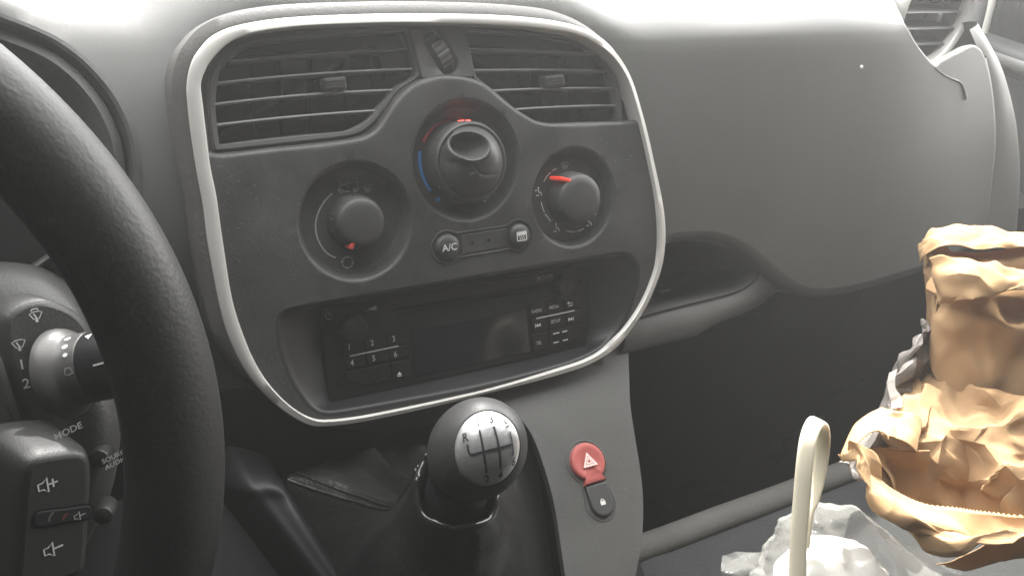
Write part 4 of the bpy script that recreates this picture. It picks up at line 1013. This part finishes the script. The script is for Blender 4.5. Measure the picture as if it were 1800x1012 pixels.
# front flap of the fold, catching the sun
rows = [[(1636,450,b0 - .006), (1690,446,b0 - .014), (1745,462,b0 - .016), (1800,480,b0 - .010), (1900,470,b0 + .01)],
        [(1640,490,b0 - .004), (1690,486,b0 - .030), (1745,492,b0 - .034), (1800,496,b0 - .024), (1900,490,b0)],
        [(1643,536,b0 - .002), (1690,531,b0 - .026), (1745,524,b0 - .034), (1800,512,b0 - .028), (1900,500,b0 - .004)]]
crumpled('fold_flap', patch(G(rows), 2, 2), 'paper', bag, 8, .0030, .002, 3, 30)
# side gusset
rows = [[(1618,428,b0 + .07), (1626,432,b0 + .04), (1634,438,b0 + .010)], [(1622,480,b0 + .07), (1630,480,b0 + .04), (1640,480,b0 + .006)], [(1632,560,b0 + .07), (1638,560,b0 + .04), (1645,560,b0 + .004)], [(1645,660,b0 + .07), (1650,660,b0 + .04), (1656,665,b0 + .002)], [(1665,790,b0 + .06), (1672,790,b0 + .03), (1682,800,b0 - .004)]]
paper('side_gusset', patch(G(rows), 8, 8), 'paper', bag, 14, (.05, .02), (.003, .001), .015)

bag2 = thing('paper_bag', 'crumpled brown paper bag lying open with saw-toothed edges, in front of the upright bag', 'paper bag', onZ(1650, 960, SZ))
c0_ = .515
# back layer: crumpled inside
rows = [[(1582,700,c0_ + .06), (1592,668,c0_ + .085), (1630,646,c0_ + .092), (1680,660,c0_ + .095), (1730,680,c0_ + .055), (1800,690,c0_ + .05), (1900,690,c0_ + .055)],
        [(1560,755,c0_ + .04), (1596,735,c0_ + .030), (1640,715,c0_ + .045), (1686,730,c0_ + .035), (1740,745,c0_ + .032), (1800,750,c0_ + .022), (1900,750,c0_ + .03)],
        [(1545,800,c0_ + .045), (1600,790,c0_ + .032), (1650,780,c0_ + .018), (1690,790,c0_ + .030), (1745,800,c0_ + .010), (1800,800,c0_ + .016), (1900,810,c0_ + .02)],
        [(1560,850,c0_ + .05), (1610,845,c0_ + .04), (1660,850,c0_ + .026), (1700,860,c0_ + .036), (1750,855,c0_ + .012), (1800,845,c0_ - .004), (1900,850,c0_ + .01)],
        [(1590,930,c0_ + .04), (1620,940,c0_ + .035), (1660,940,c0_ + .03), (1700,940,c0_ + .03), (1750,935,c0_ + .014), (1800,925,c0_ + .008), (1900,920,c0_ + .01)]]
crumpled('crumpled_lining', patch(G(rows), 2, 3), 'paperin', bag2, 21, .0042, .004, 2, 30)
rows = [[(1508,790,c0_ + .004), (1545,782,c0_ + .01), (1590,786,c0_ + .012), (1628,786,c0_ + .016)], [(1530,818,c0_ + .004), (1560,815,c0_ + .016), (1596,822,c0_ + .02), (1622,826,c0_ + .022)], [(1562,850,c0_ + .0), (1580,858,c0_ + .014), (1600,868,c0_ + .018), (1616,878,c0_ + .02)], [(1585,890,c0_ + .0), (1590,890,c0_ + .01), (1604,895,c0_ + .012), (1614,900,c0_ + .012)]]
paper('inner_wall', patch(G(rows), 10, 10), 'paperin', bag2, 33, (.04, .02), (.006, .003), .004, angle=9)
# upper torn flap with saw-toothed lower edge
def toothed(g, amp, j=-1, period=3):
    row = g[j]; ref = g[j - 1 if j == -1 else j + 1]
    for i in range(len(row)):
        d = (row[i] - ref[i]).normalized(); row[i] = row[i] + d * amp * (i % 2)
    return g
rows = [[(1478,800,c0_ + .0), (1500,752,c0_ + .02), (1545,742,c0_ + .03), (1590,738,c0_ + .03), (1612,742,c0_ + .035)],
        [(1485,802,c0_ - .004), (1515,772,c0_ + .005), (1555,760,c0_ + .012), (1592,764,c0_ + .012), (1616,764,c0_ + .02)],
        [(1492,800,c0_ - .004), (1532,775,c0_ - .002), (1548,780,c0_ + .002), (1584,784,c0_ + .002), (1610,794,c0_ + .006)]]
paper('upper_flap', toothed(patch(G(rows), 16, 10), .0016), 'paper', bag2, 5, (.04, .02), (.006, .003), .004, angle=9)
# front flap: tooth edged mouth running down to the right
rows = [[(1474,796,c0_ - .008), (1512,786,c0_ - .010), (1535,822,c0_ - .010), (1565,850,c0_ - .010), (1612,871,c0_ - .012), (1680,884,c0_ - .016), (1730,896,c0_ - .02), (1800,905,c0_ - .02), (1900,905,c0_ - .01)],
        [(1484,802,c0_ - .010), (1512,815,c0_ - .020), (1535,850,c0_ - .024), (1575,885,c0_ - .03), (1620,900,c0_ - .034), (1680,912,c0_ - .034), (1740,920,c0_ - .03), (1800,918,c0_ - .026), (1900,918,c0_ - .02)],
        [(1500,806,c0_ + .0), (1510,850,c0_ - .010), (1530,893,c0_ - .024), (1575,930,c0_ - .034), (1630,950,c0_ - .037), (1680,955,c0_ - .040), (1740,938,c0_ - .040), (1800,930,c0_ - .038), (1900,930,c0_ - .02)],
        [(1508,822,c0_ + .02), (1514,880,c0_ + .01), (1540,925,c0_ - .0), (1590,965,c0_ - .024), (1640,990,c0_ - .030), (1690,985,c0_ - .036), (1740,958,c0_ - .040), (1800,940,c0_ - .040), (1900,935,c0_ - .03)]]
g = patch(G(rows), 16, 10)
paper('front_flap', toothed(g, .0016, 0), 'paper', bag2, 9, (.055, .026, .012), (.013, .006, .0016), .004, edge=lambda j, i: .22 + .78 * min(1, j / 9), angle=9)
# underside in shade
rows = [[(1640,985,c0_ - .01), (1700,965,c0_ - .012), (1745,945,c0_ - .016), (1800,935,c0_ - .018), (1900,932,c0_ - .01)],
        [(1655,990,c0_ - .0), (1705,992,c0_ - .004), (1750,985,c0_ - .004), (1800,965,c0_ - .004), (1900,955,c0_)],
        [(1665,1000,c0_ + .02), (1710,1004,c0_ + .02), (1760,995,c0_ + .02), (1800,985,c0_ + .02), (1900,980,c0_ + .02)]]
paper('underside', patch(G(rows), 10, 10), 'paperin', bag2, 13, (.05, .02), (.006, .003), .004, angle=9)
# grey plastic bag behind
pb = thing('plastic_bag', 'grey crinkled plastic bag peeking out behind the paper bags', 'plastic bag', onZ(1600, 850, SZ))
gz = .60
rows = [[(1636,562,gz), (1625,565,gz - .0), (1660,570,gz + .02), (1690,600,gz + .04)],
        [(1600,610,gz + .0), (1612,612,gz - .02), (1640,630,gz - .0), (1690,660,gz + .02)],
        [(1556,680,gz + .0), (1572,678,gz - .03), (1610,690,gz - .01), (1690,720,gz + .01)],
        [(1536,728,gz - .01), (1560,730,gz - .04), (1600,740,gz - .02), (1690,760,gz)],
        [(1500,790,gz - .03), (1520,800,gz - .05), (1580,800,gz - .03), (1680,820,gz)],
        [(1478,812,gz - .045), (1500,840,gz - .05), (1560,850,gz - .03), (1660,860,gz)]]
crumpled('bag_skin', patch(G(rows), 3, 3), 'greyfilm', pb, 31, .0045, .003, 2)
rows = [[(1563,655,gz - .06), (1578,648,gz - .06)], [(1560,680,gz - .06), (1574,680,gz - .06)], [(1566,700,gz - .062), (1585,700,gz - .06)], [(1570,720,gz - .06), (1588,715,gz - .058)]]
part('crease', MB().grid(displace(patch(G(rows), 6, 6), folds(4, (.012,), (.002,), .01))), M['whitefilm'], pb, angle=30)
# white translucent bag at the bottom edge
wb = thing('plastic_bag', 'white translucent plastic bag blown bright by the sun at the bottom edge', 'plastic bag', onZ(1480, 1000, SZ))
wz = .50
rows = [[(1345,985,wz + .03), (1372,930,wz + .05), (1400,888,wz + .06), (1440,880,wz + .06), (1500,888,wz + .06), (1560,925,wz + .06), (1620,965,wz + .05), (1690,1010,wz + .04)],
        [(1320,1000,wz + .01), (1360,960,wz + .01), (1400,925,wz + .01), (1450,908,wz + .015), (1500,915,wz + .02), (1560,950,wz + .02), (1610,985,wz + .02), (1660,1030,wz + .01)],
        [(1300,1040,wz - .01), (1350,1030,wz - .02), (1400,1030,wz - .025), (1450,1030,wz - .025), (1500,1030,wz - .02), (1560,1040,wz - .02), (1610,1050,wz - .02), (1660,1080,wz - .01)],
        [(1290,1120,wz - .01), (1350,1120,wz - .03), (1400,1120,wz - .04), (1450,1120,wz - .04), (1500,1120,wz - .04), (1560,1120,wz - .03), (1610,1120,wz - .03), (1660,1140,wz - .02)]]
part('outer_film', MB().grid(displace(patch(G(rows), 14, 18), folds(17, (.035, .013, .006), (.005, .0022, .0007), .02))), M['film'], wb, angle=24)
rows = [[(1372,985,wz + .03), (1400,945,wz + .035), (1430,930,wz + .04), (1480,935,wz + .04), (1530,965,wz + .04), (1570,1005,wz + .04)],
        [(1370,1020,wz + .0), (1400,985,wz + .0), (1440,965,wz + .005), (1490,970,wz + .01), (1530,1000,wz + .01), (1560,1030,wz + .02)],
        [(1360,1090,wz - .005), (1400,1090,wz - .01), (1440,1090,wz - .015), (1490,1090,wz - .01), (1530,1090,wz), (1560,1090,wz + .01)]]
part('inner_bag', MB().grid(displace(patch(G(rows), 14, 18), folds(19, (.03, .012), (.004, .0014), .02))), M['whitefilm'], wb, angle=24)
rows = [[(1270,975,wz - .01), (1310,968,wz - .004), (1350,966,wz)], [(1268,1008,wz - .02), (1300,1004,wz - .02), (1345,1000,wz - .01)], [(1285,1030,wz - .02), (1310,1030,wz - .02), (1345,1030,wz - .01)]]
part('corner', MB().grid(displace(patch(G(rows), 10, 10), folds(23, (.02, .01), (.003, .0015), .02))), M['film'], wb, angle=24)
# cream loop
lp = thing('plastic_loop', 'cream plastic strap loop standing up out of the white plastic bag', 'plastic loop', at(1405, 960, .47))
ld = .485
cl = [(1400,1060,ld - .01), (1402,1000,ld - .01), (1404,940,ld - .01), (1409,880,ld - .01), (1414,820,ld - .01), (1420,775,ld - .008), (1427,752,ld - .003), (1435,742,ld + .004), (1442,748,ld + .012), (1445,770,ld + .017), (1443,800,ld + .019), (1436,840,ld + .018), (1426,875,ld + .014), (1416,900,ld + .010), (1408,960,ld + .006)]
pth = [Vector(p) for p in opened([tuple(at(*p)) for p in cl], 6)]
side = (ray(1420, 850).cross(Vector((0, 0, 1)))).normalized(); side = (side * .93 + ray(1420, 850).normalized() * .30).normalized()
ls = []
for i, p in enumerate(pth):
    a_ = pth[max(0, i - 1)]; b_ = pth[min(len(pth) - 1, i + 1)]; t_ = (b_ - a_).normalized(); nr = t_.cross(side).normalized(); sd = nr.cross(t_)
    l = []
    for k in range(16):
        a = 2 * pi * k / 16; ca, sa = cos(a), sin(a)
        l.append(p + sd * .0047 * (abs(ca) ** .6) * (1 if ca > 0 else -1) + nr * .0024 * (abs(sa) ** .7) * (1 if sa > 0 else -1))
    ls.append(l)
part('strap', MB().strips(ls, cap0=True, cap1=True), M['loop'], lp, angle=50)

# speck on the glove box
spf = dpx(1514, 118)
o = thing('lint_speck', 'tiny white speck on the smooth grey upper glove box face', 'speck', PAN.p(*spf, dash_w(*spf)))
part('speck', MB().lathe(Frame(PAN.p(*spf, dash_w(*spf)), PAN.x, PAN.y), [(.0016, 0), (.0014, .0006), (.0006, .001), (.0001, .0011)], 10), M['specks'], o)

# ================================================================== CAMERA AND LIGHT
cam = bpy.data.cameras.new('camera'); co = bpy.data.objects.new('camera', cam); COL.objects.link(co)
cam.sensor_width = 36; cam.lens = 36 * F0 / 1800; cam.clip_start = .01; cam.clip_end = 50
r_, d_, f_ = Rw.col[0], Rw.col[1], Rw.col[2]
mw = Matrix.Identity(4)
for i in range(3): mw[i][0] = r_[i]; mw[i][1] = -d_[i]; mw[i][2] = -f_[i]; mw[i][3] = CAM[i]
co.matrix_world = mw; sc.camera = co

def aim(o, p, tgt):
    o.location = p; o.rotation_euler = (Vector(tgt) - Vector(p)).to_track_quat('-Z', 'Y').to_euler()
def area_l(name, p, tgt, sx, sy, power, col=(1, 1, 1)):
    l = bpy.data.lights.new(name, 'AREA'); l.shape = 'RECTANGLE'; l.size = sx; l.size_y = sy; l.energy = power; l.color = col
    o = bpy.data.objects.new(name, l); COL.objects.link(o); aim(o, p, tgt); return o
def spot_l(name, p, tgt, power, ang, blend, size, col=(1, 1, 1)):
    l = bpy.data.lights.new(name, 'SPOT'); l.energy = power; l.spot_size = math.radians(ang); l.spot_blend = blend; l.shadow_soft_size = size; l.color = col
    o = bpy.data.objects.new(name, l); COL.objects.link(o); aim(o, p, tgt); return o
area_l('windscreen_sky', (.25, .20, .47), (.25, -.46, -.28), 1.7, .9, 38, (1, .995, .98))
area_l('side_window_sky', (1.3, .16, .40), (.25, -.08, -.02), .8, .5, 20, (1, .985, .95))
spot_l('sun_on_bags', (1.25, .62, 1.35), (.46, -.15, -.10), 520, 17, .9, .03, (1, .95, .84))
spot_l('added_white_bag_spot', (.75, 1.1, 1.5), tuple(at(1470, 985, .5)), 800, 6.5, .5, .02, (1, .96, .88))  # added spot, brightens only the white bag
spot_l('added_dash_top_spot', (.5, 1.9, 1.35), (.12, .10, .10), 360, 28, .4, .05, (1, .97, .92))  # added spot to blow out the dash top, on top of the sky light
w = bpy.data.worlds.new('World'); sc.world = w; w.use_nodes = True
w.node_tree.nodes['Background'].inputs[0].default_value = (.9, .95, 1, 1); w.node_tree.nodes['Background'].inputs[1].default_value = .045
vs = w.node_tree.nodes.new('ShaderNodeVolumeScatter'); vs.inputs['Density'].default_value = .060; vs.inputs['Anisotropy'].default_value = .55  # thin even volume added in place of lens glare
vs.inputs['Color'].default_value = (1, 1, .985, 1); w.node_tree.links.new(vs.outputs[0], w.node_tree.nodes['World Output'].inputs['Volume'])

sc.view_settings.view_transform = 'Standard'; sc.view_settings.look = 'None'; sc.view_settings.exposure = 0; sc.view_settings.gamma = 1
sc.cycles.use_denoising = True; sc.cycles.use_adaptive_sampling = True; sc.cycles.adaptive_threshold = .02
sc.cycles.max_bounces = 6; sc.cycles.transparent_max_bounces = 8
sc.cycles.filter_width = 1.6; sc.cycles.sample_clamp_indirect = 6
